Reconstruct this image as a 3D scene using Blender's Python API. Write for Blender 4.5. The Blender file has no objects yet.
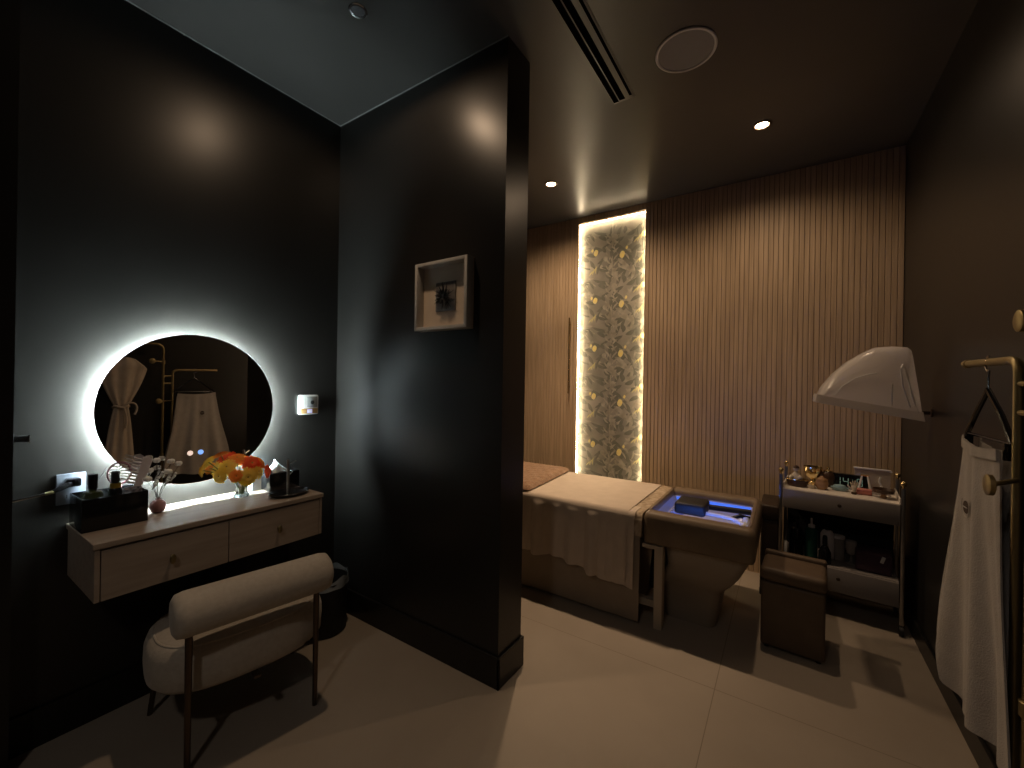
import bpy, bmesh, math, random
from mathutils import Vector, Matrix
PI = math.pi
S = bpy.context.scene
COL = S.collection
random.seed(7)

# ------------------------------------------------------------------ camera, world, lights, exposure
F_PX = 414.85
YAW, PITCH, ROLL = 0.5833, -0.0005, 0.0165
CAM = Vector((2.2665, 0.2273, 1.35))
fw = Vector((-math.sin(YAW)*math.cos(PITCH), math.cos(YAW)*math.cos(PITCH), math.sin(PITCH)))
r0 = Vector((math.cos(YAW), math.sin(YAW), 0.0)); u0 = r0.cross(fw)
rr = math.cos(ROLL)*r0 + math.sin(ROLL)*u0
uu = -math.sin(ROLL)*r0 + math.cos(ROLL)*u0
cam_data = bpy.data.cameras.new('camera'); cam = bpy.data.objects.new('camera', cam_data); COL.objects.link(cam)
cam_data.sensor_width = 36.0; cam_data.lens = F_PX/1024*36.0; cam_data.clip_start = 0.02; cam_data.clip_end = 50
cam.matrix_world = Matrix(((rr.x, uu.x, -fw.x, CAM.x), (rr.y, uu.y, -fw.y, CAM.y), (rr.z, uu.z, -fw.z, CAM.z), (0, 0, 0, 1)))
S.camera = cam
S.view_settings.view_transform = 'Standard'; S.view_settings.look = 'None'
S.view_settings.gamma = 1.0; S.view_settings.use_curve_mapping = False
S.view_settings.exposure = 0.0
world = bpy.data.worlds.new('world'); S.world = world; world.use_nodes = True
world.node_tree.nodes['Background'].inputs[0].default_value = (0.9, 0.75, 0.6, 1)
world.node_tree.nodes['Background'].inputs[1].default_value = 0.0

H = 2.89
WARM = (1.0, 0.70, 0.45)
# (position, wide spill power, narrow beam power)
SPOTS = [((0.739, 3.04), 38.0, 100.0), ((2.129, 3.049), 15.0, 18.0), ((0.763, 1.299), 6.5, 22.0)]
FILL_POWER = 21.0  # power of the added, unseen fill lamp
LED_WHITE = (0.80, 0.97, 1.0)
MIRROR_LED = 1250.0
PANEL_LED = 60.0
BLUE_LED = 36.0

# ------------------------------------------------------------------ materials
def mat(name, col, rough=0.6, metal=0.0, spec=0.5, noise=None, bump=None, emit=None, trans=0.0, alpha=1.0, coat=0.0, sheen=0.0, ior=1.45):
    m = bpy.data.materials.new(name); m.use_nodes = True
    nt = m.node_tree; b = nt.nodes['Principled BSDF']
    b.inputs['Base Color'].default_value = (*col, 1); b.inputs['Roughness'].default_value = rough
    b.inputs['Metallic'].default_value = metal; b.inputs['Specular IOR Level'].default_value = spec
    b.inputs['Transmission Weight'].default_value = trans; b.inputs['Alpha'].default_value = alpha
    b.inputs['Coat Weight'].default_value = coat; b.inputs['Sheen Weight'].default_value = sheen
    b.inputs['IOR'].default_value = ior
    tc = nt.nodes.new('ShaderNodeTexCoord')
    if noise:
        col2, scale, stretch = noise
        mp = nt.nodes.new('ShaderNodeMapping'); mp.inputs['Scale'].default_value = stretch
        nt.links.new(tc.outputs['Object'], mp.inputs[0])
        nz = nt.nodes.new('ShaderNodeTexNoise'); nz.inputs['Scale'].default_value = scale; nz.inputs['Detail'].default_value = 5
        nt.links.new(mp.outputs[0], nz.inputs['Vector'])
        mx = nt.nodes.new('ShaderNodeMix'); mx.data_type = 'RGBA'
        rp = nt.nodes.new('ShaderNodeMapRange'); rp.inputs[1].default_value = .35; rp.inputs[2].default_value = .65
        nt.links.new(nz.outputs[0], rp.inputs[0]); nt.links.new(rp.outputs[0], mx.inputs[0])
        mx.inputs[6].default_value = (*col, 1); mx.inputs[7].default_value = (*col2, 1)
        nt.links.new(mx.outputs[2], b.inputs['Base Color'])
    if bump:
        bscale, bstr, bst = bump
        mp2 = nt.nodes.new('ShaderNodeMapping'); mp2.inputs['Scale'].default_value = bst
        nt.links.new(tc.outputs['Object'], mp2.inputs[0])
        nb = nt.nodes.new('ShaderNodeTexNoise'); nb.inputs['Scale'].default_value = bscale; nb.inputs['Detail'].default_value = 4
        nt.links.new(mp2.outputs[0], nb.inputs['Vector'])
        bp = nt.nodes.new('ShaderNodeBump'); bp.inputs['Strength'].default_value = bstr; bp.inputs['Distance'].default_value = .004
        nt.links.new(nb.outputs[0], bp.inputs['Height']); nt.links.new(bp.outputs[0], b.inputs['Normal'])
    if emit:
        ec, es = emit
        b.inputs['Emission Color'].default_value = (*ec, 1); b.inputs['Emission Strength'].default_value = es
    return m

M = {}
M['paint'] = mat('dark_satin_paint', (.0165, .0152, .0135), .34, spec=.44, noise=((.019, .0172, .0155), 3, (1, 1, 1)), bump=(2.5, .06, (1, 1, 1)))
M['ceil'] = mat('dark_ceiling_paint', (.068, .064, .060), .32, spec=.5, noise=((.073, .068, .064), 4, (1, 1, 1)))
M['base'] = mat('black_skirting_paint', (.010, .0095, .009), .35, spec=.45, noise=((.013, .012, .011), 6, (1, 1, 1)))
M['slat'] = mat('oak_slat', (.60, .45, .295), .50, spec=.4, noise=((.47, .345, .22), 7, (9, 9, .35)), bump=(30, .12, (6, 6, .3)))
M['groove'] = mat('slat_backing', (.16, .11, .075), .8, noise=((.14, .10, .065), 8, (1, 1, 1)))
M['oak'] = mat('pale_ash_veneer', (.42, .34, .27), .38, spec=.5, noise=((.34, .27, .21), 6, (6, .5, 6)), bump=(30, .08, (6, .4, 6)))
M['dark_gap'] = mat('dark_cabinet_inside', (.03, .025, .02), .7, noise=((.025, .02, .018), 8, (1, 1, 1)))
M['brass'] = mat('brushed_brass', (.34, .27, .14), .42, metal=1, noise=((.30, .24, .12), 20, (1, 1, 1)))
M['bronze'] = mat('dark_bronze_metal', (.13, .10, .07), .35, metal=1, noise=((.11, .08, .06), 20, (1, 1, 1)))
M['chrome'] = mat('chrome', (.75, .75, .77), .12, metal=1, noise=((.7, .7, .72), 10, (1, 1, 1)))
M['boucle'] = mat('cream_boucle', (.56, .50, .42), .95, spec=.2, noise=((.51, .45, .37), 60, (1, 1, 1)), bump=(120, .22, (1, .25, 1)), sheen=.2)
M['leather'] = mat('brown_leather', (.205, .150, .095), .48, spec=.45, noise=((.175, .125, .08), 12, (1, 1, 1)), bump=(90, .15, (1, 1, 1)))
M['leather_mid'] = mat('deep_brown_leather', (.135, .095, .062), .48, spec=.4, noise=((.115, .08, .052), 12, (1, 1, 1)), bump=(90, .15, (1, 1, 1)))
M['leather_dark'] = mat('dark_brown_leather', (.035, .022, .014), .5, spec=.4, noise=((.045, .03, .02), 12, (1, 1, 1)), bump=(90, .15, (1, 1, 1)))
M['bedbase'] = mat('taupe_laminate', (.48, .40, .31), .6, noise=((.44, .37, .28), 5, (1, 1, 1)))
M['shell'] = mat('greige_basin_pedestal', (.33, .275, .215), .45, noise=((.30, .25, .195), 4, (1, 1, 1)))
M['sheet'] = mat('beige_bed_sheet', (.60, .50, .40), .85, spec=.2, noise=((.56, .465, .37), 14, (1, 1, 1)), bump=(120, .2, (1, 1, 1)), sheen=.15)
M['damask'] = mat('damask_cover', (.50, .40, .29), .75, spec=.3, noise=((.30, .22, .14), 34, (1, 1, .6)), bump=(60, .3, (1, 1, 1)))
M['skirtcloth'] = mat('taupe_bed_skirt', (.31, .25, .19), .85, spec=.2, noise=((.28, .225, .17), 10, (1, 1, 1)), bump=(80, .2, (1, 1, 1)))
M['fleece'] = mat('brown_plush', (.36, .22, .13), .95, spec=.15, noise=((.24, .14, .08), 60, (1, 1, 1)), bump=(90, 1, (1, 1, 1)), sheen=.3)
M['ceramic'] = mat('white_ceramic', (.75, .75, .76), .15, spec=.5, noise=((.72, .72, .74), 4, (1, 1, 1)))
M['basin'] = mat('basin_shell', (.45, .46, .52), .2, spec=.5, noise=((.42, .43, .5), 4, (1, 1, 1)))
M['black_rub'] = mat('black_rubber', (.012, .011, .011), .55, noise=((.016, .015, .014), 30, (1, 1, 1)))
M['black_gloss'] = mat('black_gloss_plastic', (.008, .008, .009), .15, spec=.5, noise=((.010, .010, .011), 10, (1, 1, 1)))
M['black_matte'] = mat('black_matte', (.012, .012, .013), .6, noise=((.016, .016, .016), 30, (1, 1, 1)))
M['white_pl'] = mat('white_plastic', (.78, .77, .74), .35, noise=((.75, .74, .71), 10, (1, 1, 1)))
M['plate'] = mat('grey_glass_plate', (.20, .22, .26), .2, noise=((.18, .20, .24), 10, (1, 1, 1)))
M['trolley'] = mat('grey_laminate', (.27, .245, .235), .42, spec=.5, noise=((.28, .25, .23), 6, (1, 1, 1)))
M['trolley_top'] = mat('pale_laminate_top', (.80, .74, .66), .4, noise=((.76, .70, .62), 6, (1, 1, 1)))
M['steel'] = mat('brushed_steel', (.42, .40, .38), .3, metal=1, noise=((.38, .36, .34), 12, (1, 1, 1)))
M['towel'] = mat('white_waffle_towel', (.44, .40, .36), .95, spec=.15, noise=((.41, .37, .33), 30, (1, 1, 1)), bump=(220, .5, (1, 1, 1)), sheen=.2)
M['robe'] = mat('beige_robe_cloth', (.52, .44, .36), .9, spec=.15, noise=((.48, .40, .32), 20, (1, 1, 1)), bump=(150, .4, (1, 1, 1)))
M['emblem'] = mat('brown_emblem', (.06, .035, .02), .7, noise=((.05, .03, .018), 30, (1, 1, 1)))
M['frame_wood'] = mat('grey_painted_wood', (.50, .48, .45), .45, noise=((.46, .44, .41), 12, (1, 1, 6)))
M['mat_board'] = mat('cream_mount_board', (.66, .55, .43), .8, noise=((.62, .51, .40), 12, (1, 1, 1)))
M['pewter'] = mat('pewter_foil', (.30, .28, .26), .45, metal=.6, noise=((.22, .2, .19), 40, (1, 1, 1)))
M['mirror'] = mat('mirror_silver', (.62, .60, .58), .01, metal=1)
M['mled'] = mat('cool_white_led', (.9, .95, 1), .5, emit=(LED_WHITE, MIRROR_LED))
M['pled'] = mat('warm_white_led', (1, .9, .7), .5, emit=((1.0, .78, .50), PANEL_LED))
M['bled'] = mat('blue_led', (.2, .4, 1), .5, emit=((.08, .22, 1.0), BLUE_LED))
M['bglow'] = mat('basin_wall_blue_glow', (.1, .2, .6), .3, emit=((.07, .20, 1.0), .8))  # glow put in for blue light falling on the basin's back wall
M['bulb'] = mat('lit_downlight_lens', (1, .9, .7), .5, emit=((1.0, .72, .45), 30))
M['bulb_soft'] = mat('shaded_downlight_lens', (.4, .4, .42), .15, metal=.7, noise=((.3, .3, .33), 50, (1, 1, 1)))
M['btn_w'] = mat('lit_touch_icon_warm', (1, .8, .7), .5, emit=((1, .75, .62), .8))
M['btn_b'] = mat('lit_touch_icon_blue', (.4, .6, 1), .5, emit=((.22, .45, 1), 1.0))
M['digit'] = mat('lit_clock_digits', (.3, .5, .4), .5, emit=((.30, .48, .40), .13))
M['grille'] = mat('speaker_grille', (.30, .28, .275), .7, noise=((.2, .185, .18), 300, (1, 1, 1)))
M['speaker_ring'] = mat('speaker_bezel', (.62, .60, .58), .5, noise=((.6, .58, .56), 10, (1, 1, 1)))
M['slot'] = mat('diffuser_slot_black', (.002, .002, .002), 1.0, spec=0, noise=((.005, .005, .005), 10, (1, 1, 1)))
M['slotbar'] = mat('diffuser_bar', (.03, .026, .023), .55, spec=.3, noise=((.016, .014, .012), 10, (1, 1, 1)))
M['petal_y'] = mat('yellow_petals', (.90, .52, .03), .6, noise=((.95, .66, .10), 30, (1, 1, 1)))
M['petal_o'] = mat('orange_petals', (.88, .24, .02), .6, noise=((.95, .36, .05), 30, (1, 1, 1)))
M['petal_r'] = mat('scarlet_petals', (.75, .06, .012), .6, noise=((.85, .12, .03), 30, (1, 1, 1)))
M['fcenter'] = mat('flower_centre', (.55, .34, .04), .8, noise=((.3, .16, .02), 90, (1, 1, 1)))
M['stem_g'] = mat('pale_green_stem', (.20, .28, .08), .6, noise=((.16, .24, .06), 30, (1, 1, 1)))
M['twig'] = mat('dark_twig', (.05, .035, .025), .7, noise=((.07, .05, .03), 50, (1, 1, 1)))
M['cotton'] = mat('white_cotton_boll', (.92, .91, .88), .95, noise=((.86, .85, .82), 60, (1, 1, 1)), bump=(120, .8, (1, 1, 1)))
M['glass'] = mat('clear_glass', (.92, .97, .96), .03, trans=1.0, ior=1.45)
M['acrylic'] = mat('frosted_acrylic', (.70, .64, .60), .22, trans=.35, alpha=.62, noise=((.66, .60, .56), 5, (1, 1, 1)))
M['pinkvase'] = mat('dusty_pink_glaze', (.42, .22, .22), .4, noise=((.36, .18, .18), 40, (1, 1, 1)))
M['pinkbrush'] = mat('dusty_pink_plastic', (.32, .14, .17), .35, noise=((.28, .12, .15), 20, (1, 1, 1)))
M['greybrush'] = mat('pearl_grey_plastic', (.78, .72, .72), .35, noise=((.74, .68, .68), 20, (1, 1, 1)))
M['green_gl'] = mat('olive_glass_bottle', (.10, .13, .05), .12, trans=.5, noise=((.08, .11, .04), 8, (1, 1, 1)))
M['teal_gl'] = mat('teal_glass_bottle', (.02, .085, .06), .2, noise=((.015, .07, .05), 8, (1, 1, 1)))
M['amber'] = mat('amber_label', (.35, .24, .03), .4, noise=((.3, .2, .02), 30, (1, 1, 1)))
M['printed'] = mat('marbled_cup', (.55, .5, .5), .35, noise=((.03, .025, .03), 45, (1, 1, 1)))
M['tissue'] = mat('white_tissue', (.72, .82, .86), .9, noise=((.68, .78, .83), 30, (1, 1, 1)))
M['gold'] = mat('polished_gold', (.85, .68, .36), .2, metal=1, noise=((.78, .60, .30), 10, (1, 1, 1)))
M['wood_d'] = mat('dark_carved_wood', (.07, .035, .018), .35, noise=((.05, .025, .012), 20, (1, 1, 1)))
M['wood_m'] = mat('tan_wood', (.42, .25, .12), .5, noise=((.34, .19, .09), 20, (1, 1, 4)))
M['ivory'] = mat('ivory_figurine', (.62, .54, .42), .4, noise=((.58, .5, .38), 20, (1, 1, 1)))
M['bluepot'] = mat('pale_blue_glaze', (.30, .45, .50), .3, noise=((.26, .4, .45), 20, (1, 1, 1)))
M['pinkbox'] = mat('coral_pink_box', (.62, .24, .19), .6, noise=((.56, .2, .16), 20, (1, 1, 1)))
M['plum'] = mat('plum_fabric_box', (.085, .045, .065), .8, noise=((.07, .037, .055), 30, (1, 1, 1)), bump=(90, .4, (1, 1, 1)))
M['bag'] = mat('clear_bin_liner', (.5, .55, .58), .2, alpha=.5, noise=((.45, .5, .52), 20, (1, 1, 1)))
M['wallp'] = mat('wallpaper_ground', (.31, .285, .235), .7, noise=((.17, .165, .135), 3.5, (1, 1, 1)))
M['leaf1'] = mat('wallpaper_leaf_grey', (.38, .35, .28), .7, noise=((.24, .22, .17), 20, (1, 1, 1)))
M['leaf2'] = mat('wallpaper_leaf_dark', (.125, .125, .098), .7, noise=((.16, .155, .125), 20, (1, 1, 1)))
M['leaf3'] = mat('wallpaper_leaf_gold', (.55, .48, .22), .7, noise=((.45, .40, .2), 20, (1, 1, 1)))
M['fruit'] = mat('wallpaper_fruit_yellow', (.80, .66, .20), .7, noise=((.7, .6, .3), 40, (1, 1, 1)))
M['screen'] = mat('grey_lcd', (.30, .30, .29), .3, noise=((.27, .27, .26), 10, (1, 1, 1)))
M['tanstrip'] = mat('tan_plastic', (.55, .34, .12), .4, noise=((.5, .3, .1), 10, (1, 1, 1)))
M['lilac'] = mat('lit_lilac_display', (.7, .7, 1), .4, emit=((.65, .6, 1), .5))

def petal(name, c1, c2):
    m = mat(name, c1, .6, noise=(c2, 30, (1, 1, 1))); nt = m.node_tree; b = nt.nodes['Principled BSDF']; out = nt.nodes['Material Output']
    tr = nt.nodes.new('ShaderNodeBsdfTranslucent'); mx = nt.nodes.new('ShaderNodeMixShader'); mx.inputs[0].default_value = .35
    nt.links.new(b.inputs['Base Color'].links[0].from_socket, tr.inputs[0]); nt.links.new(b.outputs[0], mx.inputs[1]); nt.links.new(tr.outputs[0], mx.inputs[2]); nt.links.new(mx.outputs[0], out.inputs[0])
    return m
def hood_mat():
    m = mat('milky_plastic', (.82, .78, .74), .22, noise=((.80, .76, .72), 5, (1, 1, 1)), coat=.4); nt = m.node_tree; b = nt.nodes['Principled BSDF']; out = nt.nodes['Material Output']
    tr = nt.nodes.new('ShaderNodeBsdfTranslucent'); tr.inputs[0].default_value = (.86, .82, .78, 1); mx = nt.nodes.new('ShaderNodeMixShader'); mx.inputs[0].default_value = .5
    tp = nt.nodes.new('ShaderNodeBsdfTransparent'); m2 = nt.nodes.new('ShaderNodeMixShader'); m2.inputs[0].default_value = .24
    nt.links.new(b.outputs[0], mx.inputs[1]); nt.links.new(tr.outputs[0], mx.inputs[2]); nt.links.new(mx.outputs[0], m2.inputs[1]); nt.links.new(tp.outputs[0], m2.inputs[2]); nt.links.new(m2.outputs[0], out.inputs[0])
    return m
M['hood'] = hood_mat()
M['petal_y'] = petal('yellow_petals', (1.0, .70, .07), (1.0, .80, .20))
M['petal_o'] = petal('orange_petals', (1.0, .30, .03), (1.0, .45, .08))
M['petal_r'] = petal('scarlet_petals', (.95, .08, .015), (1.0, .18, .04))
def floor_mat():
    m = bpy.data.materials.new('beige_floor_tile'); m.use_nodes = True; nt = m.node_tree; b = nt.nodes['Principled BSDF']
    tc = nt.nodes.new('ShaderNodeTexCoord')
    n1 = nt.nodes.new('ShaderNodeTexNoise'); n1.inputs['Scale'].default_value = 1.3; n1.inputs['Detail'].default_value = 6
    nt.links.new(tc.outputs['Object'], n1.inputs['Vector'])
    mx = nt.nodes.new('ShaderNodeMix'); mx.data_type = 'RGBA'
    mx.inputs[6].default_value = (.39, .33, .265, 1); mx.inputs[7].default_value = (.31, .26, .205, 1)
    rp = nt.nodes.new('ShaderNodeMapRange'); rp.inputs[1].default_value = .3; rp.inputs[2].default_value = .7
    nt.links.new(n1.outputs[0], rp.inputs[0]); nt.links.new(rp.outputs[0], mx.inputs[0])
    mp = nt.nodes.new('ShaderNodeMapping'); mp.inputs['Location'].default_value = (-2.02, -2.285, 0)
    nt.links.new(tc.outputs['Object'], mp.inputs[0])
    br = nt.nodes.new('ShaderNodeTexBrick'); br.offset = 0; br.inputs['Scale'].default_value = 1
    br.inputs['Brick Width'].default_value = 2.4; br.inputs['Row Height'].default_value = 2.4; br.inputs['Mortar Size'].default_value = .0022
    br.inputs['Mortar Smooth'].default_value = .3
    nt.links.new(mp.outputs[0], br.inputs['Vector'])
    mx2 = nt.nodes.new('ShaderNodeMix'); mx2.data_type = 'RGBA'; mx2.inputs[7].default_value = (.235, .19, .145, 1)
    nt.links.new(br.outputs['Fac'], mx2.inputs[0]); nt.links.new(mx.outputs[2], mx2.inputs[6])
    nt.links.new(mx2.outputs[2], b.inputs['Base Color'])
    b.inputs['Roughness'].default_value = .55; b.inputs['Specular IOR Level'].default_value = .35
    return m
M['floor'] = floor_mat()

# ------------------------------------------------------------------ mesh helpers
class MB:
    """collects shapes into one mesh"""
    def __init__(s): s.bm = bmesh.new(); s.mi = 0
    def _mark(s, faces):
        for f in faces: f.material_index = s.mi
    def box(s, x0, x1, y0, y1, z0, z1, bev=0.0, seg=2, rot=None):
        r = bmesh.ops.create_cube(s.bm, size=1.0); vs = r['verts']
        for v in vs: v.co = Vector(((x0+x1)/2 + v.co.x*(x1-x0), (y0+y1)/2 + v.co.y*(y1-y0), (z0+z1)/2 + v.co.z*(z1-z0)))
        fs = set(f for v in vs for f in v.link_faces); s._mark(fs)
        if bev > 0:
            es = list(set(e for v in vs for e in v.link_edges))
            q = bmesh.ops.bevel(s.bm, geom=es, offset=bev, segments=seg, profile=.5, affect='EDGES')
            s._mark(q['faces'])
            vs = list(set(v for f in list(q['faces'])+[f for f in fs if f.is_valid] for v in f.verts))
        if rot is not None:
            c = Vector(((x0+x1)/2, (y0+y1)/2, (z0+z1)/2))
            bmesh.ops.rotate(s.bm, verts=vs, cent=c, matrix=rot)
        return vs
    def rings(s, rings, cap0=True, cap1=True, closed=True):
        R = [[s.bm.verts.new(p) for p in ring] for ring in rings]; n = len(R[0]); fs = []
        for a, b in zip(R[:-1], R[1:]):
            for i in range(n if closed else n-1):
                j = (i+1) % n
                try: fs.append(s.bm.faces.new((a[i], a[j], b[j], b[i])))
                except ValueError: pass
        if cap0: fs.append(s.bm.faces.new(R[0][::-1]))
        if cap1: fs.append(s.bm.faces.new(R[-1]))
        s._mark(fs); return R
    def lathe(s, prof, c=(0, 0, 0), n=28, axis='z', cap0=True, cap1=True, sx=1.0, sy=1.0):
        """prof = [(radius, height)...]"""
        c = Vector(c); rings = []
        for r, h in prof:
            ring = []
            for i in range(n):
                a = 2*PI*i/n; p = (r*math.cos(a)*sx, r*math.sin(a)*sy, h)
                if axis == 'x': p = (h, p[0], p[1])
                elif axis == 'y': p = (p[0], h, p[1])
                ring.append(c + Vector(p))
            rings.append(ring)
        return s.rings(rings, cap0, cap1)
    def tube(s, pts, r, n=10, caps=True):
        pts = [Vector(p) for p in pts]; rad = r if isinstance(r, (list, tuple)) else [r]*len(pts)
        rings = []; t0 = (pts[1]-pts[0]).normalized()
        ref = Vector((0, 0, 1)) if abs(t0.z) < .9 else Vector((1, 0, 0))
        nrm = t0.cross(ref).normalized()
        for k, p in enumerate(pts):
            if k == 0: t = pts[1]-pts[0]
            elif k == len(pts)-1: t = pts[-1]-pts[-2]
            else: t = (pts[k+1]-p).normalized() + (p-pts[k-1]).normalized()
            t.normalize(); nrm = (nrm - t*nrm.dot(t)).normalized(); bn = t.cross(nrm)
            rings.append([p + (nrm*math.cos(2*PI*i/n) + bn*math.sin(2*PI*i/n))*rad[k] for i in range(n)])
        return s.rings(rings, caps, caps)
    def ball(s, c, r, sub=2, sc=(1, 1, 1)):
        q = bmesh.ops.create_icosphere(s.bm, subdivisions=sub, radius=r)
        for v in q['verts']: v.co = Vector((v.co.x*sc[0], v.co.y*sc[1], v.co.z*sc[2])) + Vector(c)
        s._mark(set(f for v in q['verts'] for f in v.link_faces)); return q['verts']
    def grid(s, fn, nu, nv, thick=0.0):
        V = [[s.bm.verts.new(fn(i/nu, j/nv)) for j in range(nv+1)] for i in range(nu+1)]; fs = []
        for i in range(nu):
            for j in range(nv): fs.append(s.bm.faces.new((V[i][j], V[i+1][j], V[i+1][j+1], V[i][j+1])))
        s._mark(fs)
        if thick:
            s.bm.normal_update()
            N = [[v.normal.copy() for v in row] for row in V]
            W = [[s.bm.verts.new(V[i][j].co - N[i][j]*thick) for j in range(nv+1)] for i in range(nu+1)]
            f2 = []
            for i in range(nu):
                for j in range(nv): f2.append(s.bm.faces.new((W[i][j], W[i][j+1], W[i+1][j+1], W[i+1][j])))
            edge = [(i, 0) for i in range(nu)] + [(nu, j) for j in range(nv)] + [(i, nv) for i in range(nu, 0, -1)] + [(0, j) for j in range(nv, 0, -1)]
            for (a, c), (d, e) in zip(edge, edge[1:]+edge[:1]): f2.append(s.bm.faces.new((V[a][c], V[d][e], W[d][e], W[a][c])))
            s._mark(f2)
        return V
    def poly(s, pts):
        f = s.bm.faces.new([s.bm.verts.new(p) for p in pts]); f.material_index = s.mi; return f
    def prism(s, pts, d):
        """extrude polygon by vector d"""
        d = Vector(d); a = [Vector(p) for p in pts]; s.rings([a, [p+d for p in a]])
    def build(s, name, m, parent=None, smooth=35, loc=None, rotz=0, kind=None):
        bmesh.ops.recalc_face_normals(s.bm, faces=s.bm.faces)
        me = bpy.data.meshes.new(name); s.bm.to_mesh(me); s.bm.free()
        for x in (m if isinstance(m, list) else [m]): me.materials.append(x)
        if smooth:
            me.polygons.foreach_set('use_smooth', [True]*len(me.polygons))
            try: me.set_sharp_from_angle(angle=math.radians(smooth))
            except Exception: pass
        o = bpy.data.objects.new(name, me); COL.objects.link(o)
        if parent is not None: o.parent = parent
        if loc is not None: o.location = loc
        if rotz: o.rotation_euler = (0, 0, rotz)
        if kind: o['kind'] = kind
        return o
def tag(o, label, cat, group=None):
    o['label'] = label; o['category'] = cat
    if group: o['group'] = group
    return o
def thing(name, label, cat, loc=(0, 0, 0), rotz=0, group=None):
    o = bpy.data.objects.new(name, None); COL.objects.link(o); o.location = loc; o.rotation_euler = (0, 0, rotz)
    o.empty_display_size = .05
    return tag(o, label, cat, group)
def bezier(p0, p1, p2, p3, n=12):
    p0, p1, p2, p3 = map(Vector, (p0, p1, p2, p3))
    return [p0*(1-t)**3 + p1*3*t*(1-t)**2 + p2*3*t*t*(1-t) + p3*t**3 for t in [i/n for i in range(n+1)]]
def rrect(x0, x1, y0, y1, r, z, n=6):
    out = []
    for cx, cy, a0 in ((x1-r, y1-r, 0), (x0+r, y1-r, PI/2), (x0+r, y0+r, PI), (x1-r, y0+r, 1.5*PI)):
        for i in range(n+1):
            a = a0 + PI/2*i/n; out.append(Vector((cx+r*math.cos(a), cy+r*math.sin(a), z)))
    return out

# ------------------------------------------------------------------ the room
XR = 2.878; YS = 3.752; YP0 = 1.736; YP1 = 1.923; XE = 1.221; YF = -1.3
def st(name, m, build, smooth=0):
    b = MB(); build(b); return b.build(name, m, smooth=smooth, kind='structure')
st('floor', M['floor'], lambda b: b.box(-.1, 3.1, YF-.1, 4.0, -.1, 0))
st('ceiling', M['ceil'], lambda b: b.box(-.1, 3.1, YF-.1, 4.0, H, H+.1))
st('wall_left', M['paint'], lambda b: b.box(-.1, 0, YF-.1, 4.0, 0, H))
st('wall_right', M['paint'], lambda b: b.box(XR, XR+.1, YF-.1, 4.0, 0, H))
st('wall_front', M['paint'], lambda b: b.box(0, XR, YF-.1, YF, 0, H))
# added fill lamp, unseen behind the camera, brightens bed front and chair
fill_data = bpy.data.lights.new('added_fill_lamp', 'SPOT'); fill_data.energy = FILL_POWER; fill_data.color = (1.0, .88, .78); fill_data.spot_size = math.radians(150); fill_data.spot_blend = .6; fill_data.shadow_soft_size = .09
fill_obj = bpy.data.objects.new('added_fill_lamp', fill_data); COL.objects.link(fill_obj); fill_obj.location = (1.9, -.7, H-.03)
st('wall_middle', M['paint'], lambda b: b.box(0, XE, YP0, YP1, 0, H))
st('trim_1', M['base'], lambda b: b.box(0, .12, YF, .468, 0, H))
def tl(b):
    b.box(0, .004, .468, YP0, H-.004, H); b.box(.004, XE, YP0-.004, YP0, H-.004, H)
M['caulk'] = mat('pale_ceiling_joint', (.30, .30, .29), .6, noise=((.26, .26, .25), 20, (1, 1, 1)))
st('trim_2', M['caulk'], tl)
st('baseboard_left', M['base'], lambda b: b.box(0, .014, .468, YP0, 0, .14, .003))
def bb(b):
    b.box(.014, XE+.012, YP0-.012, YP0, 0, .14, .003); b.box(XE, XE+.012, YP0-.012, YP1+.012, 0, .14, .003); b.box(0, XE+.012, YP1, YP1+.012, 0, .14, .003)
st('baseboard_middle', M['base'], bb)
st('baseboard_right', M['base'], lambda b: b.box(XR-.014, XR, YF, YS, 0, .10, .003))
# slatted back wall: grooved oak slats on a dark backing, recess for the wallpaper
PX0, PX1, PZ1 = .652, 1.262, 2.833
def slats():
    b = MB(); b.mi = 1
    b.box(0, XR, 3.815, 3.90, 0, H)
    b.box(0, PX0, 3.763, 3.815, 0, H); b.box(PX1, XR, 3.763, 3.815, 0, H); b.box(PX0, PX1, 3.763, 3.815, PZ1, H)
    b.mi = 0
    def run(xa, xb, z0, z1):
        n = max(1, round((xb-xa)/.0305)); w = (xb-xa)/n
        for i in range(n):
            xa_ = xa+i*w+.0012; xb_ = xa+(i+1)*w-.0012; c = .0018
            ring = lambda z: [Vector((xa_, 3.7635, z)), Vector((xa_, YS+c, z)), Vector((xa_+c, YS, z)), Vector((xb_-c, YS, z)), Vector((xb_, YS+c, z)), Vector((xb_, 3.7635, z))]
            b.rings([ring(z0), ring(z1)])
    run(0, PX0-.006, 0, H); run(PX1+.006, XR, 0, H)
    b.box(PX0-.006, PX1+.006, YS, 3.7635, PZ1+.004, H)
    b.box(PX0-.006, PX0, YS, 3.815, 0, PZ1+.004); b.box(PX1, PX1+.006, YS, 3.815, 0, PZ1+.004)
    b.build('wall_back', [M['slat'], M['groove']], smooth=0, kind='structure')
slats()

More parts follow.
